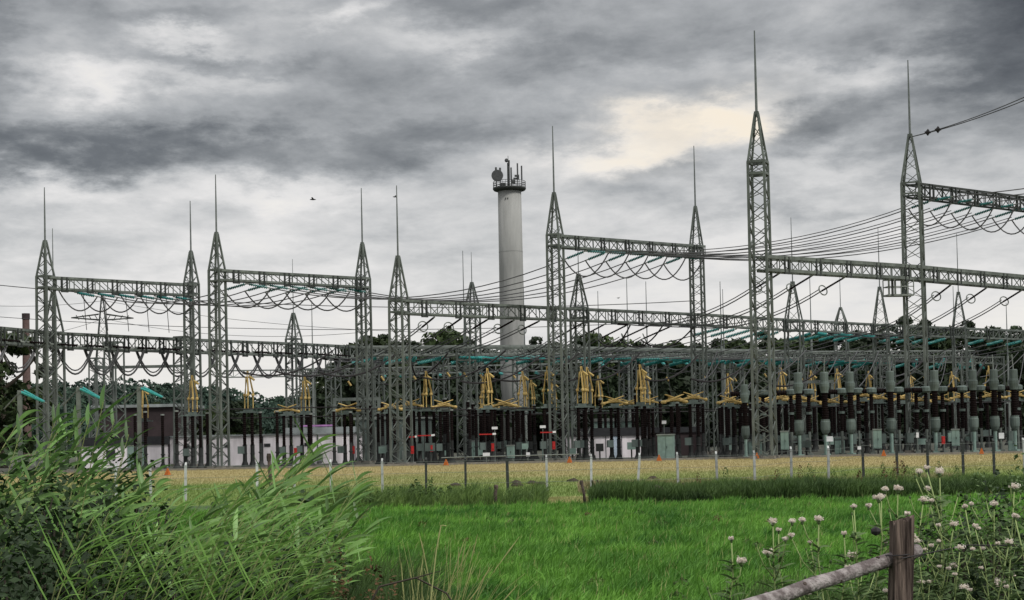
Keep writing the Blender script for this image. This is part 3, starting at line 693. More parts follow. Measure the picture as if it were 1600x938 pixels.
# far pylon
Y = 330; x = gx(163, Y); zt = zat(160, 462, Y); t = tag(empty('transmission_pylon', (x, Y, 0), R(20)), 'distant transmission pylon with crossarms behind the left end of the yard', 'pylon')
b = MB(); lattice_col(b, 6, 0, zt*.62, 2.6, .25, .14, bay=3); lattice_col(b, 2.6, zt*.62, zt, .3, .25, .12, bay=2); b.build('tower_body', 'steel_dark', t)
za = zat(160, 500, Y); c = MB()
for s_ in (-1, 1):
    for y in (-.7, .7): c.bar((s_*.8, y, za+1.2), (s_*6.5, 0, za+.4), .22); c.bar((s_*.8, y, za), (s_*6.5, 0, za+.4), .22)
    for q in range(4): c.bar((s_*(1+q*1.3), 0, za), (s_*(1.6+q*1.3), 0, za+1), .15)
c.build('crossarm', 'steel_dark', t)
# teal strings on low steel frames at far left
for i, (px, py, qx, qy) in enumerate(((33, 613, 78, 632), (125, 608, 170, 629), (220, 607, 266, 626), (54, 646, 66, 647))):
    A = at(px, py, 112+i*3); B = at(qx, qy, 115+i*3); d = (B-A)
    if i == 3: continue
    STR[T24].put(A, label='sagging teal insulator string, %s from left on the low frames above the reeds' % ordn(i), group='teal strings on the low frames', rot=d.to_track_quat('X', 'Z'), scale=(1.05, .62, .62))
    o = STR[T24].put(A+Vector((.1, .35, .1)), label='rear twin of the %s sagging teal string above the reeds' % ordn(i), group='teal strings on the low frames', rot=(d+Vector((0, 0, -.25))).to_track_quat('X', 'Z'), scale=(1.0, .62, .62))
    x = gx(px-2, 112+i*3); q = tag(empty('steel_post', (x, 112.2+i*3, 0)), 'plain steel post holding the %s sagging teal string at left' % ordn(i), 'post', 'steel posts at left')
    MB().box((0, 0, A.z/2), (.28, .28, A.z+.3)).build('shaft', 'steel', q); MB().bar((0, 0, A.z), (-1.3, .4, A.z-1.2), .09).build('stay', 'steel', q)
# simple steel portals
for i, (a, b_, py, Y) in enumerate(((150, 291, 577, 165), (523, 592, 627, 150), (1236, 1300, 600, 150))):
    z = zat(a, py, Y); xa, xb = gx(a, Y, z), gx(b_, Y, z)
    t = tag(empty('steel_portal', (xa, Y, 0)), 'plain square steel portal frame inside the yard, %s from left' % ordn(i), 'frame', 'plain steel portals')
    MB().box((0, 0, z/2), (.3, .3, z)).build('post', 'steel', t); MB().box((xb-xa, 0, z/2), (.3, .3, z)).build('post', 'steel', t)
    MB().box(((xb-xa)/2, 0, z+.15), (xb-xa+.3, .32, .3)).build('crossbar', 'steel', t)

# ------------------------------------------------------------------ switchgear
def ribs(z0, z1, r, pitch=.16):
    n = max(3, round((z1-z0)/pitch)); s = (z1-z0)/n; pr = []
    for i in range(n): pr += [(r*.8, z0+s*i), (r, z0+s*(i+.35)), (r, z0+s*(i+.5)), (r*.8, z0+s*(i+.8))]
    return pr+[(r*.8, z1)]
def make_panto(up, ncol=2):
    t = empty('pantograph_disconnector')
    b = MB()
    for k in range(ncol):
        dx = (k-(ncol-1)/2)*.62; b.lathe((dx, 0, 0), [(.34, 0), (.18, .45), (.17, 1.0), (.22, 1.05), (.17, 1.1), (.17, 1.7), (.22, 1.75)], 8)
    b.build('pedestal', 'ped', t)
    MB().box((-.55, -.45, 1.35), (.5, .35, .6)).build('drive_box', 'grey', t)
    for k in range(ncol):
        dx = (k-(ncol-1)/2)*.62; MB().lathe((dx, 0, 0), ribs(1.75, 4.35, .15), 10).build('post_insulator', 'porc', t)
    MB().box((0, 0, 4.42), (1.25, .45, .13)).box((0, 0, 4.56), (.7, .4, .25)).bar((-1.0, 0, 4.4), (1.0, 0, 4.4), .08).build('head_frame', 'grey', t)
    a = MB()
    if up:
        for sx in (-1, 0, 1):
            x0 = sx*.34+.04; y = .25*(1 if sx else -1)
            a.tube([(x0, y, 4.7), (x0, y, 5.75)], .045, 6); a.lathe((x0, y, 5.78), [(.05, -.14), (.13, -.05), (.13, .07), (.05, .15)], 8)
            a.tube([(x0, y, 5.85), (x0*.3+(.12 if sx < 0 else -.06), 0, 7.75)], .036, 6); a.tube([(x0+.08, y, 5.85), (x0*.5, 0, 7.3)], .04, 5)
        a.tube([(.15, 0, 7.3), (.55, .1, 7.0)], .1, 6)
    else:
        for sx in (-1, 1):
            for y in (-.28, .0, .28):
                a.tube([(sx*.95, y, 4.70), (-sx*.5, y*.6, 5.02)], .048, 6); a.tube([(sx*.95, y, 4.75), (sx*.3, y, 4.95), (-sx*.8, y*.5, 5.32)], .034, 5)
            a.lathe((sx*.97, 0, 4.70), [(.05, -.4), (.14, -.3), (.14, .3), (.05, .4)], 8, 'Y')
        a.tube([(-.6, 0, 4.82), (.6, 0, 4.82)], .08, 6)
    a.build('contact_arms', 'yellow', t)
    return Proto(tag(t, cat='disconnector'))
PU, PD = make_panto(True), make_panto(False)
PU3 = make_panto(True, 3)
ups = [(302, 128, 1.0), (389, 131, 1.05), (478, 134, 1.0), (668, 129, 1.0), (757, 140, .98), (764, 126, 1.0), (819, 128, .97), (832, 142, .95), (858, 125, 1.0), (866, 146, .95), (911, 126, 1.0), (920, 128, 1.0), (937, 140, .96), (1003, 125, 1.0), (1010, 132, .96), (1140, 150, 1.0), (1223, 148, 1.05), (1311, 150, 1.03), (1360, 152, 1.0), (1548, 155, 1.05), (1490, 158, 1.0), (1425, 160, 1.0), (1270, 158, 1.05), (225, 142, .95)]
for i, (px, Y, s) in enumerate(sorted(ups)):
    (PU3 if i % 3 == 1 else PU).put((gx(px, Y), Y, 0), random.uniform(-.3, .3), 'disconnector on black columns with its yellow arms raised, %s raised one from left' % ordn(i), 'disconnectors with raised yellow arms', scale=s)
downs = [(450, 131), (545, 128), (612, 127), (642, 130), (695, 128), (790, 132), (798, 145), (962, 127), (985, 146), (1056, 124), (1086, 127), (1016, 138), (1142, 128), (1152, 140), (1225, 135), (1245, 130), (1268, 146), (1350, 133), (1338, 150), (1411, 135), (1440, 150), (1505, 138), (1590, 138), (760, 150), (1195, 150), (1300, 141), (1375, 146), (1470, 152), (1550, 148)]
for i, (px, Y) in enumerate(sorted(downs)):
    PD.put((gx(px, Y), Y, 0), random.uniform(-.35, .35), 'disconnector with its yellow arms folded flat, %s folded one from left' % ordn(i), 'disconnectors with folded yellow arms', scale=random.uniform(.95, 1.03))
# slim black post insulators on dark pedestals
t = empty('post_insulator'); MB().lathe((0, 0, 0), [(.42, 0), (.16, .5), (.13, .55), (.13, 1.2), (.19, 1.22), (.19, 1.3), (.13, 1.32), (.13, 2.0)], 10).build('pedestal', 'ped', t)
MB().lathe((0, 0, 0), ribs(2.0, 4.5, .14), 10).build('porcelain', 'porc', t); MB().lathe((0, 0, 0), [(.16, 4.5), (.16, 4.62)], 8).build('cap', 'galv', t)
PI_ = Proto(tag(t, cat='insulator'))
posts = [(228, 123), (255, 124), (277, 122.5), (325, 123), (408, 125), (434, 122), (487, 123), (523, 122), (549, 123), (592, 124), (610, 123), (707, 122.5), (735, 126), (745, 130), (775, 131), (812, 130), (880, 126), (1060, 122), (1100, 128), (1130, 130), (1160, 130), (212, 127)]
for i, (px, Y) in enumerate(sorted(posts)):
    PI_.put((gx(px, Y), Y, 0), 0, 'slim black post insulator on dark pedestal, %s from left along the front of the yard' % ordn(i), 'front post insulators', scale=random.uniform(.93, 1.04))
k = 0
for Y, x0, x1, st in ((137, 560, 1240, 44), (147, 580, 1560, 47), (160, 480, 1590, 53)):
    px = x0
    while px < x1:
        PI_.put((gx(px, Y), Y, 0), 0, 'small dark post insulator deep inside the yard, %s counted row by row' % ordn(k) if k < 60 else 'small dark post insulator deep inside the yard', 'post insulators deep inside the yard', scale=random.uniform(.9, 1.25)); k += 1
        px += st*random.uniform(.7, 1.35)
# instrument transformers at right
t = empty('current_transformer')
MB().tube([(0, 0, 0), (0, 0, 1.75)], .16, 8).box((0, 0, .12), (.6, .6, .2)).build('support_post', 'cab', t)
MB().lathe((0, 0, 0), [(.20, 1.75), (.30, 1.85), (.42, 2.1), (.44, 2.3), (.44, 2.75), (.40, 2.8), (.40, 2.95)], 14).build('base_tank', 'grey', t)
MB().lathe((0, 0, 0), ribs(2.95, 5.05, .31, .14), 14).build('porcelain', 'porc', t)
MB().lathe((0, 0, 0), [(.34, 5.05), (.36, 5.2), (.46, 5.55), (.47, 5.8), (.41, 5.84), (.41, 5.9), (.38, 5.93), (.38, 6.62), (.34, 6.7)], 14).build('head', 'grey', t)
MB().tube([(0, 0, 6.7), (.1, 0, 7.9)], .05, 5).build('terminal', 'galv', t)
CT = Proto(tag(t, cat='transformer'))
for i, px in enumerate((1166, 1250, 1291, 1331, 1394, 1463, 1523, 1556, 1587)):
    CT.put((gx(px, 121+.4*i), 121+.4*i, 0), .3*i, 'grey headed instrument transformer with fat black column, %s from left in the right row' % ordn(i), 'instrument transformers in a row at right', scale=(.86, .86, 1.0) if px > 1200 else (.75, .75, .87))
# live tank breakers
t = empty('circuit_breaker')
for sx in (-.75, .75):
    MB().tube([(sx, 0, 0), (sx, 0, 2.0)], .12, 6).box((sx, 0, .1), (.45, .45, .2)).build('support_post', 'steel', t)
    MB().lathe((sx, 0, 0), ribs(2.0, 3.4, .17), 10).lathe((sx, 0, 0), ribs(3.6, 4.95, .17), 10).build('porcelain', 'porc', t)
    MB().lathe((sx, 0, 0), [(.25, 3.4), (.25, 3.6)], 10).build('collar', 'grey', t)
    MB().lathe((sx, 0, 0), [(.2, 4.95), (.46, 5.1), (.46, 5.4), (.3, 5.5)], 12).build('terminal_head', 'grey', t)
MB().lathe((0, 0, 5.2), [(.2, -1.9)]+[(.22 if k % 2 else .17, -1.85+.1*k) for k in range(1, 12)]+[(.15, -.7)], 10, 'X').build('interrupter', 'porc', t)
MB().lathe((0, 0, 5.2), [(.15, -.3)]+[(.22 if k % 2 else .17, -.3+.1*k) for k in range(1, 6)]+[(.15, .3)], 10, 'X').build('interrupter', 'porc', t)
MB().box((0, 0, 1.4), (1.7, .14, .16)).build('crossbar', 'steel', t); MB().box((0, -.3, 1.3), (.55, .4, .8)).build('drive_box', 'grey', t)
CB = Proto(tag(t, cat='breaker'))
for i, px in enumerate((1180, 1252, 1330, 1378, 1420, 1462, 1520, 1578)):
    CB.put((gx(px, 126), 126, 0), .12*(i % 3), 'circuit breaker with horizontal black chamber at head height, %s from left at right' % ordn(i), 'circuit breakers at right')
# conductors between the heads: sagging grey tubes
for i in range(30):
    q = random.Random(i+50); a = 1110+i*17; A = at(a+q.uniform(-8, 30), q.uniform(540, 572), q.uniform(132, 148)); B = at(a-q.uniform(5, 45), q.uniform(585, 622), q.uniform(125, 136))
    cond(sagline(A, B, q.uniform(.2, .7), 8), q.choice([.035, .05]), 'drooping grey lead onto the right equipment, %s from left' % ordn(i), 'drooping leads at right')
# tubular busbars
for i, (a, b_, py, Y) in enumerate(((300, 560, 641, 126), (540, 700, 640, 127), (690, 905, 641, 127), (860, 1100, 642, 127), (1090, 1330, 640, 140), (360, 620, 654, 132), (620, 860, 652, 133), (850, 1120, 648, 136), (1200, 1600, 636, 146), (1190, 1600, 690, 128))):
    A = at(a, py, Y); B = Vector((at(b_, py, Y).x, Y, A.z)); cond([A, B], .05, 'horizontal tubular busbar on the post insulators, %s in order' % ordn(i), 'tubular busbars', 'blackw', name='busbar', cat='busbar')
# cabinets
def cabinet(px, py0, py1, wpx, Y, label, legs=True, m='cab'):
    z1 = zat(px, py0, Y); z0 = max(0, zat(px, py1, Y)); w = wpx*Y/F; x = gx(px, Y, (z0+z1)/2)
    t = tag(empty('control_cabinet', (x, Y, 0), -.25), label, 'cabinet', 'cabinets of the yard')
    MB().box((0, 0, (z0+z1)/2), (w*.92, w*.6, z1-z0)).build('body', m, t); MB().box((0, -.02, z1+.04), (w*1.0, w*.7, .09)).build('roof', 'galv', t)
    MB().box((w*.23, -w*.31, (z0+z1)/2), (w*.40, .03, (z1-z0)*.92)).build('door', 'cab', t)['label'] = 'right door leaf'
    MB().box((-w*.22, -w*.31, (z0+z1)/2), (w*.42, .03, (z1-z0)*.92)).build('door', 'cabd' if wpx > 25 else 'cab', t)
    MB().box((w*.08, -w*.33, (z0+z1)/2), (.03, .05, .18)).build('handle', 'ped', t)
    if z0 > .15:
        for sx in (-1, 1): MB().box((sx*w*.35, 0, z0/2), (.08, .3, z0)).build('leg', 'steel', t)
cabinet(1041, 680, 718, 27, 121, 'large two door green control cabinet right of the white building')
cabinet(1226, 675, 703, 13, 121, 'tall narrow cabinet on legs just right of the tallest tower')
cabinet(1371, 672, 701, 14, 121.5, 'tall narrow cabinet on legs left of the tall right tower')
cabinet(1493, 672, 697, 13, 122, 'narrow cabinet on legs right of the tall right tower')
cabinet(798, 697, 716, 12, 122, 'small pale cabinet on legs in front of the concrete tower')
cabinet(1312, 684, 714, 16, 130, 'green cabinet behind the transformer row, right of tallest tower')
cabinet(1582, 678, 707, 14, 128, 'green cabinet at the right edge behind the transformers')
cabinet(1180, 690, 716, 22, 134, 'wide dim cabinet partly behind the tallest tower')
cabinet(852, 688, 720, 10, 128, 'pale narrow upright cabinet left of the first tower after concrete tower', m='galv')
cabinet(741, 690, 722, 14, 136, 'grey cabinet behind the wide lattice tower')
cabinet(815, 694, 722, 14, 138, 'dark grey cabinet behind the small pale cabinet', m='grey')
# red boxes
for i, (px, py, Y) in enumerate(((463, 706, 124), (553, 703, 124), (645, 703, 121.5), (675, 700, 124), (770, 699, 123), (865, 696, 122.5), (1471, 688, 121))):
    z = zat(px, py, Y); t = tag(empty('fire_box', (gx(px, Y, z), Y-.5, z)), 'small red box on a stand in the yard, %s from left' % ordn(i), 'box', 'red boxes in the yard')
    MB().box((0, 0, 0), (.24, .2, .62)).build('body', 'red', t); MB().box((0, -.115, .05), (.16, .03, .35)).build('lid', 'red', t); MB().bar((0, .1, 0), (0, .1, -z), .08).build('post', 'ped', t)
for i, (px, px2, py, Y) in enumerate(((638, 652, 683, 122), (653, 680, 681, 123), (749, 775, 679, 122), (844, 868, 676, 122))):
    z = zat(px, py, Y); A = Vector((gx(px, Y, z), Y-.7, z)); L = (px2-px)*Y/F
    t = tag(empty('hinged_barrier', A), 'red and white horizontal rod in front of the disconnectors, %s from left' % ordn(i), 'rod', 'red and white rods')
    MB().bar((0, 0, 0), (L*.8, 0, 0), .09).build('red_section', 'red', t); MB().bar((L*.8, 0, .01), (L, 0, .03), .15).build('white_tip', 'white', t); MB().bar((L*.4, .06, .05), (L*.4, .06, -z), .07).build('post', 'ped', t)
# small white signs
for i, (px, py, w, h, Y) in enumerate(((760, 710, 11, 5, 121), (825, 710, 6, 6, 121.5), (1294, 686, 10, 8, 61), (1343, 700, 9, 5, 120.5), (1561, 681, 8, 9, 61), (773, 669, 9, 4, 124), (848, 667, 9, 4, 124), (1037, 660, 7, 5, 124), (1432, 680, 4, 8, 122))):
    z = zat(px, py, Y); s = Y/F; t = tag(empty('small_sign', (gx(px, Y, z), Y-.3, z)), 'small blank white plate %s, %s from left' % ('on a fence post' if Y < 100 else 'on a stake in the yard', ordn(i)), 'sign', 'small white plates')
    MB().box((0, 0, 0), (w*s, .03, h*s)).build('plate', 'white', t); MB().bar((0, .04, 0), (0, .04, -z if Y > 100 else -.3), .05).build('stake', 'steel', t)

# ------------------------------------------------------------------ buildings
def building(x0, x1, Y, depth, h, label, roof_m='fascia', wall_m='wall', fz=.45, over=.15, rz=0):
    t = tag(empty('flat_roofed_building', ((x0+x1)/2, Y+depth/2, 0), rz), label, 'building'); w = x1-x0
    MB().box((0, 0, (h-fz)/2), (w, depth, h-fz)).build('wall', wall_m, t); MB().box((0, 0, h-fz/2+.001), (w+2*over, depth+2*over, fz)).build('roof', roof_m, t)
    return t, w
Y = 137
b1, w = building(gx(120, Y), gx(262, Y), Y, 9, 2.75, 'white low building part with dark roof edge and pale door, behind the reeds', fz=.75)
d0 = MB().box((w*.5-2.2*1.0-0.6, -4.53, .95), (1.5, .06, 1.9)).build('door', 'cab', b1); MB().box((.5, -.05, 1), (.06, .08, .2)).build('handle', 'ped', d0).location = d0.location+Vector((w*.5-3.4, -4.53, 0))
MB().box((-1, -4.52, 1.2), (.8, .05, .8)).build('window', 'fascia', b1)
b2, w = building(gx(262, Y)+.16, gx(556, Y), Y+.3, 8, 2.75, 'long plain white building running behind the front insulators at left', roof_m='roofm', fz=.14)
for k in range(4): MB().box((-w/2+1.5+k*3.6, -4.03, 1.75), (.55, .05, .28)).build('window', 'fascia', b2)
MB().box((w/2-3.2, -4.1, .55), (.5, .3, .7)).build('vent_box', 'galv', b2)
for k in range(3): MB().box((-w/2+3.4+k*4.9, -4.05, 1.3), (.08, .06, 2.55)).build('downpipe', 'fascia', b2)
b3, w = building(gx(556, 150), gx(668, 150), 150, 9, 4.2, 'grey green shed with pale roof behind the wide lattice tower', 'galv', 'grey', .25)
for k in range(5): MB().box((-w/2+.7+k*1.3, -4.52, 1.6), (.12, .06, 3.2)).build('wall_rib', 'galv', b3)
b4, w = building(gx(150, 185), gx(278, 185), 185, 14, 6.7, 'big dark brown windowless building with pale roof edge behind the reeds', 'roofm', 'brown', .35, .4)
b5, w = building(gx(886, 136), gx(1012, 136), 136, 8, 2.65, 'white building with black fascia and pale blue door right of the concrete tower', fz=.72)
d0 = MB().box((.75, -4.03, .95), (.65, .06, 1.9)).build('door', 'door', b5)
for dx in (-2.2, -.1, 1.3, 2.7): MB().box((dx, -4.02, .96), (.05, .04, 1.9)).build('downpipe', 'fascia', b5)
b6, w = building(gx(930, 150), gx(992, 150), 150, 5, 3.6, 'pale grey rooftop plant house behind the white building with black fascia', 'galv', 'cab', .3)
b7, w = building(gx(1014, 138)+.3, gx(1100, 138), 139, 6, 2.6, 'dark roofed annex behind the large green cabinet', 'fascia', 'brown', .5)
MB().box((gx(497, 146), 146, 3.45), (3.2, 1.2, .16)).build('pallet_stack', 'pink')
tag(bpy.data.objects['pallet_stack'], 'purple sheet lying on the flat roof edge behind the yard', 'sheet')
MB().box((gx(504, 146), 147, 1.65), (6.5, 5, 3.3)).build('roof_plant_house', 'roofm')
tag(bpy.data.objects['roof_plant_house'], 'grey block with the purple sheet on top behind the long white building', 'building')
# more mid height clutter: cable trench kerbs and small plinths along the yard front
for i in range(26):
    px = 590+i*39+random.uniform(-9, 9); Y = random.uniform(122, 133); t = tag(empty('terminal_box', (gx(px, Y), Y, 0)), 'small grey terminal box on a stub post low in the yard, %s from left' % ordn(i), 'box', 'small terminal boxes')
    h = random.uniform(.6, 1.4); MB().box((0, 0, h), (random.uniform(.4, .8), .3, random.uniform(.4, .7))).build('body', random.choice(['grey', 'cab', 'ped']), t); MB().bar((0, 0, 0), (0, 0, h), .12).build('post', 'ped', t)

# ------------------------------------------------------------------ dry meadow details
for i, (px, py) in enumerate(((262, 750), (697, 737), (890, 731), (1030, 727), (1183, 718), (1381, 713), (1534, 708))):
    Y = 104 if py > 745 else 116.5; t = tag(empty('marker_cone', (gx(px, Y), Y, 0), .4), 'orange triangular marker on the dry grass before the yard, %s from left' % ordn(i), 'marker', 'orange markers')
    MB().lathe((0, 0, 0), [(.24, .05), (.05, .5), (.02, .52)], 4).build('hood', 'orange', t); MB().box((0, 0, .02), (.6, .6, .06)).build('base', 'found', t)
for i, (px, Y) in enumerate(((806, 74), (832, 73), (808, 70), (846, 71), (896, 75), (712, 72), (1020, 76))):
    b = MB().lathe((0, 0, 0), [(.34, -.02), (.25, .08), (.1, .15), (.02, .16)], 9)
    for j, v in enumerate(b.v): b.v[j] = (v[0]*random.uniform(.8, 1.3), v[1]*random.uniform(.8, 1.2), v[2]*random.uniform(.8, 1.1))
    o = tag(b.build('molehill', 'soil'), 'dark molehill on the pale grass behind the wooden posts, %s from left' % ordn([2, 3, 1, 4, 5, 0, 6][i]), 'molehill', 'molehills'); o.location = (gx(px, Y), Y, .005)
# concrete fence posts with wires
fx = [182, 236, 290, 402, 460, 518, 598, 666, 728, 794, 855, 924, 996, 1060, 1121, 1180, 1237, 1295, 1350, 1403, 1451, 1506, 1554, 1602]
tops = []
for i, px in enumerate(fx):
    Y = 61.5; z = 1.42 if px < 1200 else (1.55 if px < 1300 else 1.7)
    dark = px in (794, 1350, 1403, 1451, 1506, 1554, 666, 728)
    lean = .12 if px == 996 else random.uniform(-.03, .03)
    t = tag(empty('fence_post', (gx(px, Y), Y, 0)), '%s fence post between meadow and yard, %s from left' % ('dark grey' if dark else 'pale concrete', ordn(i)), 'post', 'posts of the wire fence')
    MB().bar((0, 0, 0), (lean, 0, z), .09 if px != 794 else .12).build('shaft', 'steel_dark' if dark else 'fence', t); MB().bar((lean, 0, z), (lean, .1, z+.1), .07).build('cap', 'steel_dark' if dark else 'fence', t)
    tops.append(Vector((gx(px, Y)+lean, Y-.06, z-.05)))
for k, dz in enumerate((0, .45, .9)):
    cond([p-Vector((0, 0, dz)) for p in tops], .005, '%s wire of the fence between meadow and yard' % ('top', 'middle', 'bottom')[k], 'wires of the fence', 'galv', 'wire', 'fence_wire')
# old wooden posts
for i, (px, pt, Y, w, lean, kn) in enumerate(((775, 759, 51, .13, .05, 1), (845, 768, 56, .11, 0, 0), (912, 752, 51, .10, -.06, 0), (926, 752, 58, .07, .02, 0), (933, 751, 60, .06, .08, 0), (1040, 760, 53, .17, -.32, 0), (1068, 756, 58, .10, 0, 0), (768, 763, 57, .09, -.05, 0), (426, 711, 30, .08, -.04, 0), (950, 775, 53, .12, -.2, 0))):
    x = gx(px, Y); z = zat(px, pt, Y); t = tag(empty('wooden_post', (x, Y, 0)), 'old dark wooden stake at the far edge of the green meadow, %s from left' % ordn([2, 3, 4, 5, 6, 8, 9, 1, 0, 7][i]), 'post', 'old wooden stakes')
    b = MB().tube([(-lean, 0, -.1), (-lean*.3, 0, z*.5), (lean*.3 if lean > 0 else lean, 0, z)], [w*.55, w*.5, w*.42], 7); b.build('shaft', 'woodd', t, True)
    MB().lathe((lean*.3 if lean > 0 else lean, 0, z), [(w*.5, -.12), (w*.62, -.03), (w*.45, .03)], 7).build('head', 'wood' if kn else 'woodd', t)
# yard front low rail
cond([Vector((gx(690, 100), 100, .9)), Vector((gx(905, 100), 100, .95))], .03, 'thin pale pipe rail low in front of the yard', None, 'galv', 'rail', 'pipe_rail')

# ------------------------------------------------------------------ birds
for i, (px, py) in enumerate(((489, 312), (617, 308), (966, 466))):
    b = MB(); b.tube([(-.3, 0, 0), (0, 0, .02), (.3, 0, -.02)], [.03, .1, .02], 6); t = tag(empty('bird', at(px, py, 150+60*i), .4*i), 'small dark bird flying in the grey sky, %s from left' % ordn(i), 'bird', 'birds in the sky')
    b.build('body', 'bird', t); MB().quad((-.08, .05, .03), (.12, .05, .03), (.02, .5, .16), (-.12, .45, .14)).quad((.12, -.05, .03), (-.08, -.05, .03), (-.12, -.45, .14), (.02, -.5, .16)).build('wings', 'bird', t)

# ------------------------------------------------------------------ grasses as masses
def blades(name, n, xf, yf, h, w, m, label, lean=(.25, .0), hv=.5, seg=2):
    Yv = yf(n); X = xf(Yv); z0 = np.array([bank(y) for y in Yv]) if Yv.min() < 20 else np.zeros(n)
    H = h*(1-hv/2+hv*rng.random(n)) if not callable(h) else h(X, Yv)*(1-hv/2+hv*rng.random(n))
    a = rng.uniform(0, np.pi, n); wx, wy = np.cos(a)*w/2, np.sin(a)*w/2
    lx = (lean[0]+rng.normal(0, .25, n))*H; ly = (lean[1]+rng.normal(0, .25, n))*H
    b = np.stack([X, Yv, z0-.01], 1); W = np.stack([wx, wy, wx*0], 1)
    mid = b+np.stack([lx*.3, ly*.3, H*.6], 1); tip = b+np.stack([lx, ly, H*(1-.15*np.abs(lx/H))], 1)
    V = np.stack([b-W, b+W, mid+W*.8, mid-W*.8, mid-W*.8, mid+W*.8, tip+W*.05, tip-W*.05], 1).reshape(-1, 3)
    return tag(np_mesh(name, V, 4, m), label, kind='stuff')
def wedge(extra=1.08): return lambda Y: rng.uniform(-1, 1, len(Y))*(.335*extra*Y+3.5)
def yrange(a, b, p=1.0): return lambda n: a+(b-a)*rng.random(n)**p
blades('meadow_grass', 235000, wedge(), yrange(15.5, 50.3, 1.25), .19, .024, 'grass', 'bright green meadow grass in front of the fence')
# taller coarse tufts in the meadow
cx_ = rng.uniform(-.34, .34, 1500); cy_ = 16+34*rng.random(1500)**1.2
def tx(Y): return np.repeat(cx_*cy_, 24)+rng.normal(0, .09, 36000)
blades('tall_meadow_grass', 36000, tx, lambda n: np.repeat(cy_, 24)+rng.normal(0, .09, 36000), .30, .028, 'grass', 'coarser grass tufts scattered over the meadow')
blades('dry_grass', 120000, wedge(1.1), yrange(57.5, 119, .9), .11, .028, 'tanz', 'short dry straw coloured grass before the yard')
def xr(a, b, Y0=None): return lambda Y: np.array([gx(a, float(y)) for y in (50, 62)]).mean()+0*Y
def band(px0, px1): return lambda Y: (rng.uniform(px0, px1, len(Y))-800)/F*Y
hh = lambda X, Y: .66*(.45+.16*np.sin(X*1.7+np.sin(X*.6)*2)**2+.2*np.sin(X*.37+1)**2+.28*np.sin(X*5.3+np.sin(Y*4)*1.5)**6)*np.clip((X-2.2)*1.2+.45, .3, 1)*(1-.25*np.clip(X/18,0,1))
blades('verge_grass', 70000, band(918, 1690), yrange(50.8, 54.5), hh, .035, 'verge', 'tall dark unmown grass verge behind the meadow at right', hv=1.0, lean=(.1, 0))
blades('verge_grass', 24000, band(930, 1690), yrange(55, 60), lambda X, Y: .4+.12*np.sin(X)**2, .03, 'weed', 'lighter green grass behind the dark verge', hv=.6)
blades('weed_grass', 26000, band(440, 850), yrange(50.6, 56.5), lambda X, Y: .14+.16*np.sin(X*1.3+.5)**2*np.clip((2.8-X)*.8, .25, 1)+.35*np.sin(X*4.1+np.sin(Y*3)*2)**8*(X < 2), .03, 'weed', 'weedy green verge behind the meadow at left of centre', hv=.8)
blades('sparse_dry_grass', 5000, band(828, 915), yrange(51, 56), .13, .03, 'straw', 'short pale dry grass between the two wooden stakes')
blades('dead_stems', 4500, wedge(), yrange(16, 50), .30, .010, 'straw', 'thin yellowed stems scattered in the green meadow', lean=(.15, 0))
blades('weed_grass', 9000, band(900, 1500), yrange(60, 66), .35, .03, 'tan', 'thin straw stems along the wire fence', hv=.9, lean=(.05, 0))

# leafy weed clump and small tree-weeds at the verge
def leafy(name, loc, rx, ry, rzv, n, size, m, label, cat, group=None, stems=6):
    t = tag(empty(name, loc), label, cat, group); d = sph(n); d[:, 2] = np.abs(d[:, 2])
    P = d*np.array([rx, ry, rzv])*(rng.random((n, 1))**.4)*(.8+.35*np.sin(d[:, :1]*9+d[:, 2:3]*7)); P[:, 2] += .05
    np_mesh('foliage', leafquads(P, d, size), 4, m, t); b = MB()
    for k in range(stems): a = random.uniform(0, 6.28); b.tube([(0, 0, 0), (rx*.5*math.cos(a), ry*.5*math.sin(a), rzv*random.uniform(.5, .85))], .012+.004*rx, 5, .005)
    b.build('stems', 'bark', t); return t
for i, (px, Y, r, h) in enumerate(((668, 53, .75, .9), (640, 53.5, .6, .65), (700, 54, .5, .55), (560, 52.5, .9, .6), (605, 53, .6, .55), (750, 54, .4, .4))):
    leafy('weed_bush', (gx(px, Y), Y, 0), r, r*.8, h, 900, .055, 'verge', 'leafy dark weed clump at the far meadow edge, %s from left' % ordn([3, 2, 4, 0, 1, 5][i]), 'plant', 'weed clumps at the meadow edge')

for i in range(26):
    px = random.choice([random.uniform(1260, 1430), random.uniform(1000, 1600)]); Y = random.uniform(54, 60); H = random.uniform(.7, 1.15)
    t = tag(empty('dock_plant', (gx(px, Y), Y, 0)), 'upright dark weed stalk rising above the dark grass verge', 'plant', 'weed stalks above the verge')
    MB().tube([(0, 0, 0), (.03, 0, H)], .012, 5, .006).build('stem', 'stem', t)
    q = sph(70)*[.09, .09, H*.33]; q[:, 2] += H*.68; np_mesh('seed_head', leafquads(q, None, .035), 4, random.choice(['verge', 'weed', 'brushb']), t)
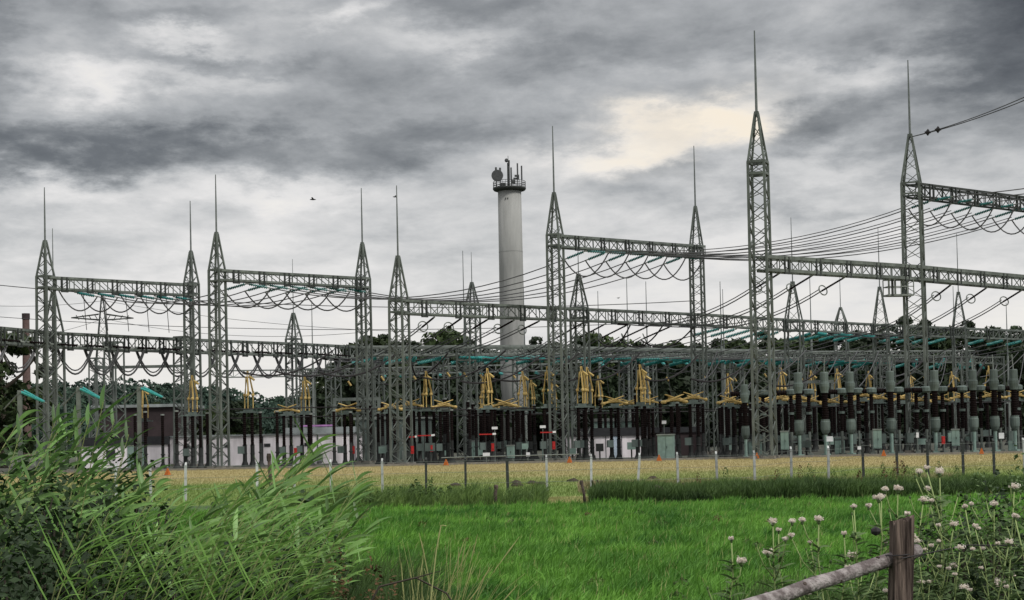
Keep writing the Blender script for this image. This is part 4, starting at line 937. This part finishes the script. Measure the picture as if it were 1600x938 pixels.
# ------------------------------------------------------------------ foreground reeds
def leaf_strip(b, base, dirv, L, w, droop, seg=7, twist=0.0):
    d = Vector(dirv).normalized(); side = d.cross(Vector((0, 0, 1))).normalized(); p = Vector(base); i0 = len(b.v)
    side = (side*math.cos(twist)+d.cross(side)*math.sin(twist)).normalized()
    for k in range(seg+1):
        f = k/seg; ww = w*(math.sin(math.pi*min(1, .12+f*.88)))**.65*(1-f*.25) if k < seg else .0008
        b.v += [tuple(p-side*ww/2+Vector((0, 0, ww*.15))), tuple(p), tuple(p+side*ww/2+Vector((0, 0, ww*.15)))]
        d = (d+Vector((.035, 0, -droop/seg*(.5+f)))).normalized(); p = p+d*(L/seg)
    for k in range(seg):
        j = i0+k*3; b.f += [(j, j+1, j+4, j+3), (j+1, j+2, j+5, j+4)]
def make_reed(seed, H, lean, leafm='reed', nl=11, Lf=.36, wf=.026):
    r = random.Random(seed); t = empty('reed'); pts = [Vector((lean*H*(k/8)**2, r.uniform(-.02, .02), H*(k/8)*(1-.12*abs(lean)*(k/8)))) for k in range(9)]
    MB().tube(pts, .0052, 5, .0022).build('stem', 'stem', t); b = MB()
    for k in range(nl):
        f = .40+.58*k/(nl-1); q = f*8; i = min(7, int(q)); p = pts[i].lerp(pts[i+1], q-i)
        a = (0 if r.random() < .82 else math.pi)+r.uniform(-.6, .6)
        up = r.uniform(.7, 1.7)*(1 if f < .9 else 1.3)
        leaf_strip(b, p, (math.cos(a)+.45, math.sin(a), up), Lf*r.uniform(.7, 1.25)*(1.1-.3*f), wf*r.uniform(.8, 1.3), r.uniform(.25, 1.25), twist=r.uniform(-1.3, 1.3))
    b.build('leaves', leafm, t, True); return Proto(tag(t, cat='reed'))
RE = [make_reed(20+k, h, l, m, n, lf, wf) for k, (h, l, m, n, lf, wf) in enumerate(((1.9, .16, 'reed', 19, .25, .023), (1.7, .30, 'reed', 18, .24, .023), (1.5, .42, 'reed', 17, .24, .023), (1.6, .34, 'reedy', 17, .23, .022), (1.8, .10, 'reed', 20, .24, .023), (1.4, .5, 'reed', 16, .24, .024), (1.3, .26, 'reedy', 15, .40, .010)))]
RH = [1.9, 1.7, 1.5, 1.6, 1.8, 1.4, 1.3]
def plant_reeds(n, pxr, Yr, topf, label, group, ks, drop=120):
    for i in range(n):
        px = random.uniform(*pxr); Y = random.uniform(*Yr); k = random.choice(ks)
        zt = zat(px, topf(px)+drop*random.random()**1.6, Y); s = max(.5, min(1.25, (zt-bank(Y))/(RH[k]*.93)))
        lx = RH[k]*s*[.16, .30, .42, .34, .10, .5, .26][k]
        RE[k].put((gx(px, Y, 1.9)-lx*.8, Y, bank(Y)-.02), random.uniform(-.45, .45), label, group, scale=(s, s, s))
topL = lambda px: float(np.interp(px, [-120, 0, 60, 120, 170, 200, 235, 300, 360, 430, 465, 520, 570, 620], [625, 648, 660, 640, 652, 722, 765, 782, 762, 715, 695, 752, 755, 815]))
plant_reeds(54, (-110, 190), (8.2, 10.8), topL, 'green reed bending in the wind in the tall left thicket', 'reeds of the tall left thicket', [0, 1, 4, 2], 190)
plant_reeds(20, (190, 330), (7.8, 10.2), topL, 'shorter reed in the dip between the two reed thickets', 'reeds between the thickets', [2, 3, 5, 1], 110)
plant_reeds(74, (320, 560), (8.0, 10.8), topL, 'reed leaning right in the thicket before the meadow', 'reeds of the right leaning thicket', [1, 2, 5, 5, 3], 150)
plant_reeds(30, (90, 470), (7.0, 7.8), lambda p: 800, 'low bright green narrow leaved shoot at the very front', 'low front shoots', [6], 110)
# dark undergrowth below the reeds
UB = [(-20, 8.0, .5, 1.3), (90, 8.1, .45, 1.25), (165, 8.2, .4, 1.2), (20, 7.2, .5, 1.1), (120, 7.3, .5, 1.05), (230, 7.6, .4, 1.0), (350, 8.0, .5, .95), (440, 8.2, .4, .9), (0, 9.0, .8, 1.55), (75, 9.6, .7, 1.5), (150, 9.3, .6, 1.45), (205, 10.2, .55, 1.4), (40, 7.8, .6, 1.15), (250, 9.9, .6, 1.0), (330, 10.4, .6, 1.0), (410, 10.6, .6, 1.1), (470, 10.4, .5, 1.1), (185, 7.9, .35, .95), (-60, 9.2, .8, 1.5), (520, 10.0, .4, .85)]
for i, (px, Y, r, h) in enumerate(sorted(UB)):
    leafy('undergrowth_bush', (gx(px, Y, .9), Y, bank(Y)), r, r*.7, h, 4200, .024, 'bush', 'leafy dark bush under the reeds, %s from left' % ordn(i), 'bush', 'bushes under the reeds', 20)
for i, (px, Y, r, h) in enumerate(((520, 8.6, .35, .86), (575, 8.4, .30, .82), (612, 8.2, .16, .74))):
    leafy('withered_bramble', (gx(px, Y, .9), Y, .9), r, r*.8, h, 3400, .013, 'brushb', 'brown withered bramble at the foot of reeds, %s from left' % ordn(i), 'bush', 'withered brambles', 18)
blades('bank_grass', 40000, band(-60, 640), yrange(6.0, 11.5), .62, .009, 'verge', 'dense grass at the foot of the reeds', hv=.8)
blades('bank_grass', 20000, band(1120, 1700), yrange(6.5, 10.5), lambda X, Y: .5+0*X, .008, 'verge', 'dense grass at the foot of the thistles', hv=.9)
# dry grass tuft
t = tag(empty('dry_grass_tuft', (gx(668, 8.0, .9), 8.0, .9)), 'tall pale yellow grass tuft right of the reed thicket', 'grass'); b = MB(); hd = MB()
for k in range(80):
    a = random.gauss(.14, .16); H = random.uniform(.7, 1.1); bx = random.uniform(-.1, .16); by = random.uniform(-.1, .1)
    pts = [Vector((bx+a*H*(q/7)**2.2, by+.02*q*math.sin(k), H*q/7*(1-.04*q*abs(a)))) for q in range(8)]; b.tube(pts, .0017, 4, .0008)
    if k % 3 == 0: hd.tube([pts[6], pts[7], pts[7]+(pts[7]-pts[6])*.5], [.001, .0035, .001], 5)
b.build('stalks', 'straw', t); hd.build('seed_spray', 'straw', t)['kind'] = 'stuff'
t = tag(empty('dry_stalk', (gx(655, 7.2, .9), 7.2, .9)), 'single tall dry grass stalk with bent tip beside the reeds', 'grass')
MB().tube([(0, 0, 0), (.04, 0, .6), (.1, 0, 1.05), (.125, 0, 1.17), (.15, 0, 1.165)], .004, 5, .003).build('stem', 'straw', t)
# bent bare twig
t = tag(empty('bare_twig', (gx(560, 7.6, .9), 7.6, 1.55)), 'bare brown arching twig beside the withered bramble', 'twig')
MB().tube([(0, 0, 0), (.12, 0, .2), (.3, 0, .24), (.45, 0, .16), (.56, 0, -.02)], .006, 5, .004).build('main_twig', 'bark', t); MB().tube([(.3, 0, .24), (.42, 0, .27)], .004, 5, .002).build('side_twig', 'bark', t)

for i, (px, Y, r, h) in enumerate(((1500, 9.6, .3, 1.0), (1560, 9.4, .35, 1.1), (1612, 9.2, .4, 1.25), (1440, 9.8, .25, .85), (1585, 7.6, .3, .95))):
    leafy('thicket_bush', (gx(px, Y, .9), Y, bank(Y)), r, r*.7, h, 3600, .02, 'bush', 'dark leafy bush among the thistles at right, %s from left' % ordn([1, 2, 4, 0, 3][i]), 'bush', 'dark bushes among the thistles', 18)
for i in range(34):
    Y = 20+28*random.random()**1.3; px = random.uniform(620, 1500); H = random.uniform(.16, .34)
    t = tag(empty('meadow_weed', (gx(px, Y), Y, 0)), 'small weed standing in the green meadow', 'plant', 'small weeds in the meadow'); q = sph(60)*[H*.55, H*.55, H*.6]; q[:, 2] = np.abs(q[:, 2])+.05
    np_mesh('leaves', leafquads(q, None, .03), 4, random.choice(['weed', 'verge', 'verge', 'brushb']), t); MB().tube([(0, 0, 0), (0, 0, H)], .006, 5).build('stem', 'stem', t)
# ------------------------------------------------------------------ post and rail at right
Y = 7.0; zt = zat(1412, 812, Y); x = gx(1405, Y, 1.6)
t = tag(empty('gate_post', (x, Y, .9)), 'weathered split wooden post with rail at the right foreground', 'post')
b = MB(); nseg = 12; nn = 14
rad = [.056*(1+.16*math.sin(k*2.3)+.10*math.sin(k*5.1)) for k in range(nn)]
for j in range(nseg+1):
    f = j/nseg; z = -.1+(zt-.9+.1)*f; ox = .055*(f-.5)
    for k in range(nn):
        a = 2*math.pi*k/nn; rr = rad[k]*(1.12-.18*f)*(1+random.uniform(-.05, .05)); b.v.append((ox+rr*math.cos(a), rr*math.sin(a), z+(random.uniform(-.02, .012)+.012*math.cos(a) if j == nseg else 0)))
for j in range(nseg):
    for k in range(nn): b.f.append((j*nn+k, j*nn+(k+1) % nn, (j+1)*nn+(k+1) % nn, (j+1)*nn+k))
b.f.append(tuple(nseg*nn+k for k in range(nn))); b.build('shaft', 'wood', t)
MB().tube([(math.cos(k*.7)*.064, math.sin(k*.7)*.064, zt-.9-.17+.002*k) for k in range(10)], .003, 5).build('tie_wire', 'blackw', t)
MB().lathe((-.095, .0, zt-.9-.05), [(.012, -.02), (.022, 0), (.012, .02)], 8, 'X').build('nail_ring', 'blackw', t)
A = at(1434, 861, 7.115); B = at(1172, 946, 6.55); d = (B-A); A2 = A; B2 = A+d*2.6; n = 16; b = MB()
b.tube([A2.lerp(B2, k/n)+Vector((0, random.uniform(-.003, .003), random.uniform(-.004, .004))) for k in range(n+1)], [.032+.0015*math.sin(k*1.9) for k in range(n+1)], 12)
rl = tag(empty('wooden_rail', (0, 0, 0)), 'peeled round wooden rail sloping down left from the weathered post', 'rail')
for f_, a_ in ((.10, 1.2), (.19, -.5), (.27, .7), (.35, 2.2)):
    c_ = A2.lerp(B2, f_); n_ = Vector((.1, -math.cos(a_), math.sin(a_))).normalized(); MB().tube([c_+n_*.024, c_+n_*.0375], .011, 7, .008).build('knot', 'woodd', rl)
o = (b.build('pole', 'pole', rl, True))
t = tag(empty('gate_post', (B2.x, B2.y-.11, .9)), 'lower wooden post carrying the left end of the rail', 'post'); MB().tube([(0, 0, -.1), (0, 0, B2.z-.9+.15)], .06, 10).build('shaft', 'wood', t)
cond([Vector((x, Y-.07, zt-.17)), Vector((x+.35, Y+.1, zt-.13)), Vector((x+1.6, Y+.6, zt-.2))], .0028, 'thin barbed wire running right from the weathered post', None, 'blackw', 'wire', 'barbed_wire')

# ------------------------------------------------------------------ thistles
def make_thistle(seed, H, nb):
    r = random.Random(seed); t = empty('thistle'); main = [Vector((.05*H*math.sin(k*.9+seed), 0, H*k/6)) for k in range(7)]
    sb = MB().tube(main, .0048, 6, .003); lb = MB(); heads = [main[-1]]
    for k in range(nb):
        f = r.uniform(.55, .95); q = f*6; i = min(5, int(q)); p = main[i].lerp(main[i+1], q-i); a = r.uniform(0, 6.28); l = r.uniform(.07, .2)
        e = p+Vector((math.cos(a)*l*.7, math.sin(a)*l*.7, l*r.uniform(.8, 1.2))); sb.tube([p, p.lerp(e, .5)+Vector((math.cos(a)*.015, math.sin(a)*.015, -.01)), e], .0032, 5, .0022); heads.append(e)
    for k in range(int(H*120)):
        f = r.uniform(.08, .9); q = f*6; i = min(5, int(q)); p = main[i].lerp(main[i+1], q-i); a = r.uniform(0, 6.28)
        leaf_strip(lb, p, (math.cos(a), math.sin(a), .5), r.uniform(.06, .13)*(1.2-f*.6), .013, r.uniform(.2, 1.2), 5, r.uniform(-1, 1))
    sb.build('stem', 'tstem', t, True); lb.build('leaves', 'thistle', t)
    for h in heads:
        k = r.uniform(.6, 1.25); bud = MB().lathe(h, [(.003, -.012*k), (.008*k, -.005*k), (.0085*k, .004*k), (.006*k, .010*k)], 8)
        if r.random() < .5 or h is heads[0]:
            n = 320; d = sph(n); d[:, 2] = d[:, 2]*.62+.25; d[:, 0] *= r.uniform(.8, 1.3)
            P = np.array(h)+np.array([0, 0, .010])+d*.019*k*rng.uniform(.3, 1, (n, 1))*(1+.25*np.sin(d[:, :1]*5+k*9)); o = np_mesh('flower_head', leafquads(P, None, .0042), 4, 'down', t)
        bud.build('bud', 'thistle', t)
    return Proto(tag(t, cat='thistle'))
TH = [make_thistle(k, h, n) for k, (h, n) in enumerate(((1.0, 3), (1.15, 5), (1.25, 7), (.9, 2)))]
ths = [(1137, 846, 7.6, 3), (1218, 818, 7.8, 0), (1238, 832, 7.9, 3), (1298, 816, 7.5, 0), (1315, 838, 7.7, 3), (1345, 795, 7.6, 1), (1369, 782, 7.9, 0), (1440, 785, 7.6, 2), (1462, 735, 7.9, 1), (1478, 742, 8.1, 0), (1485, 822, 7.3, 2), (1520, 795, 7.8, 1), (1562, 790, 7.6, 2), (1590, 765, 7.4, 2), (1536, 825, 7.3, 1), (1425, 768, 8.1, 0), (1600, 810, 7.0, 1), (1392, 850, 8.2, 1), (1450, 850, 7.2, 2), (1500, 860, 7.0, 2), (1570, 850, 6.9, 2), (1275, 850, 8.0, 1)]
thh = [1.0, 1.15, 1.25, .9]
for i, (px, py, Y, k) in enumerate(sorted(ths)):
    z = zat(px, py, Y); s = (z-.9)/thh[k]; TH[k].put((gx(px, Y, .9), Y, .9), i*1.3, 'thistle gone to pale fluff around the weathered post, %s from left' % ordn(i), 'thistles in the right foreground', scale=(min(1.2, max(.85, s)), min(1.2, max(.85, s)), s))
# brush behind the thistles at the right edge
for i, (px, Y, r, h) in enumerate(((1465, 8.6, .35, 1.05), (1530, 8.5, .4, 1.15), (1590, 8.3, .4, 1.25), (1640, 8.0, .5, 1.25), (1400, 8.8, .25, .85))):
    t = leafy('thistle_thicket', (gx(px, Y, .9), Y, .9), r, r, h, 6500, .015, 'thistle', 'tangled green weed thicket behind the thistles, %s from left' % ordn([1, 2, 3, 4, 0][i]), 'plant', 'weed thickets at right', 26)
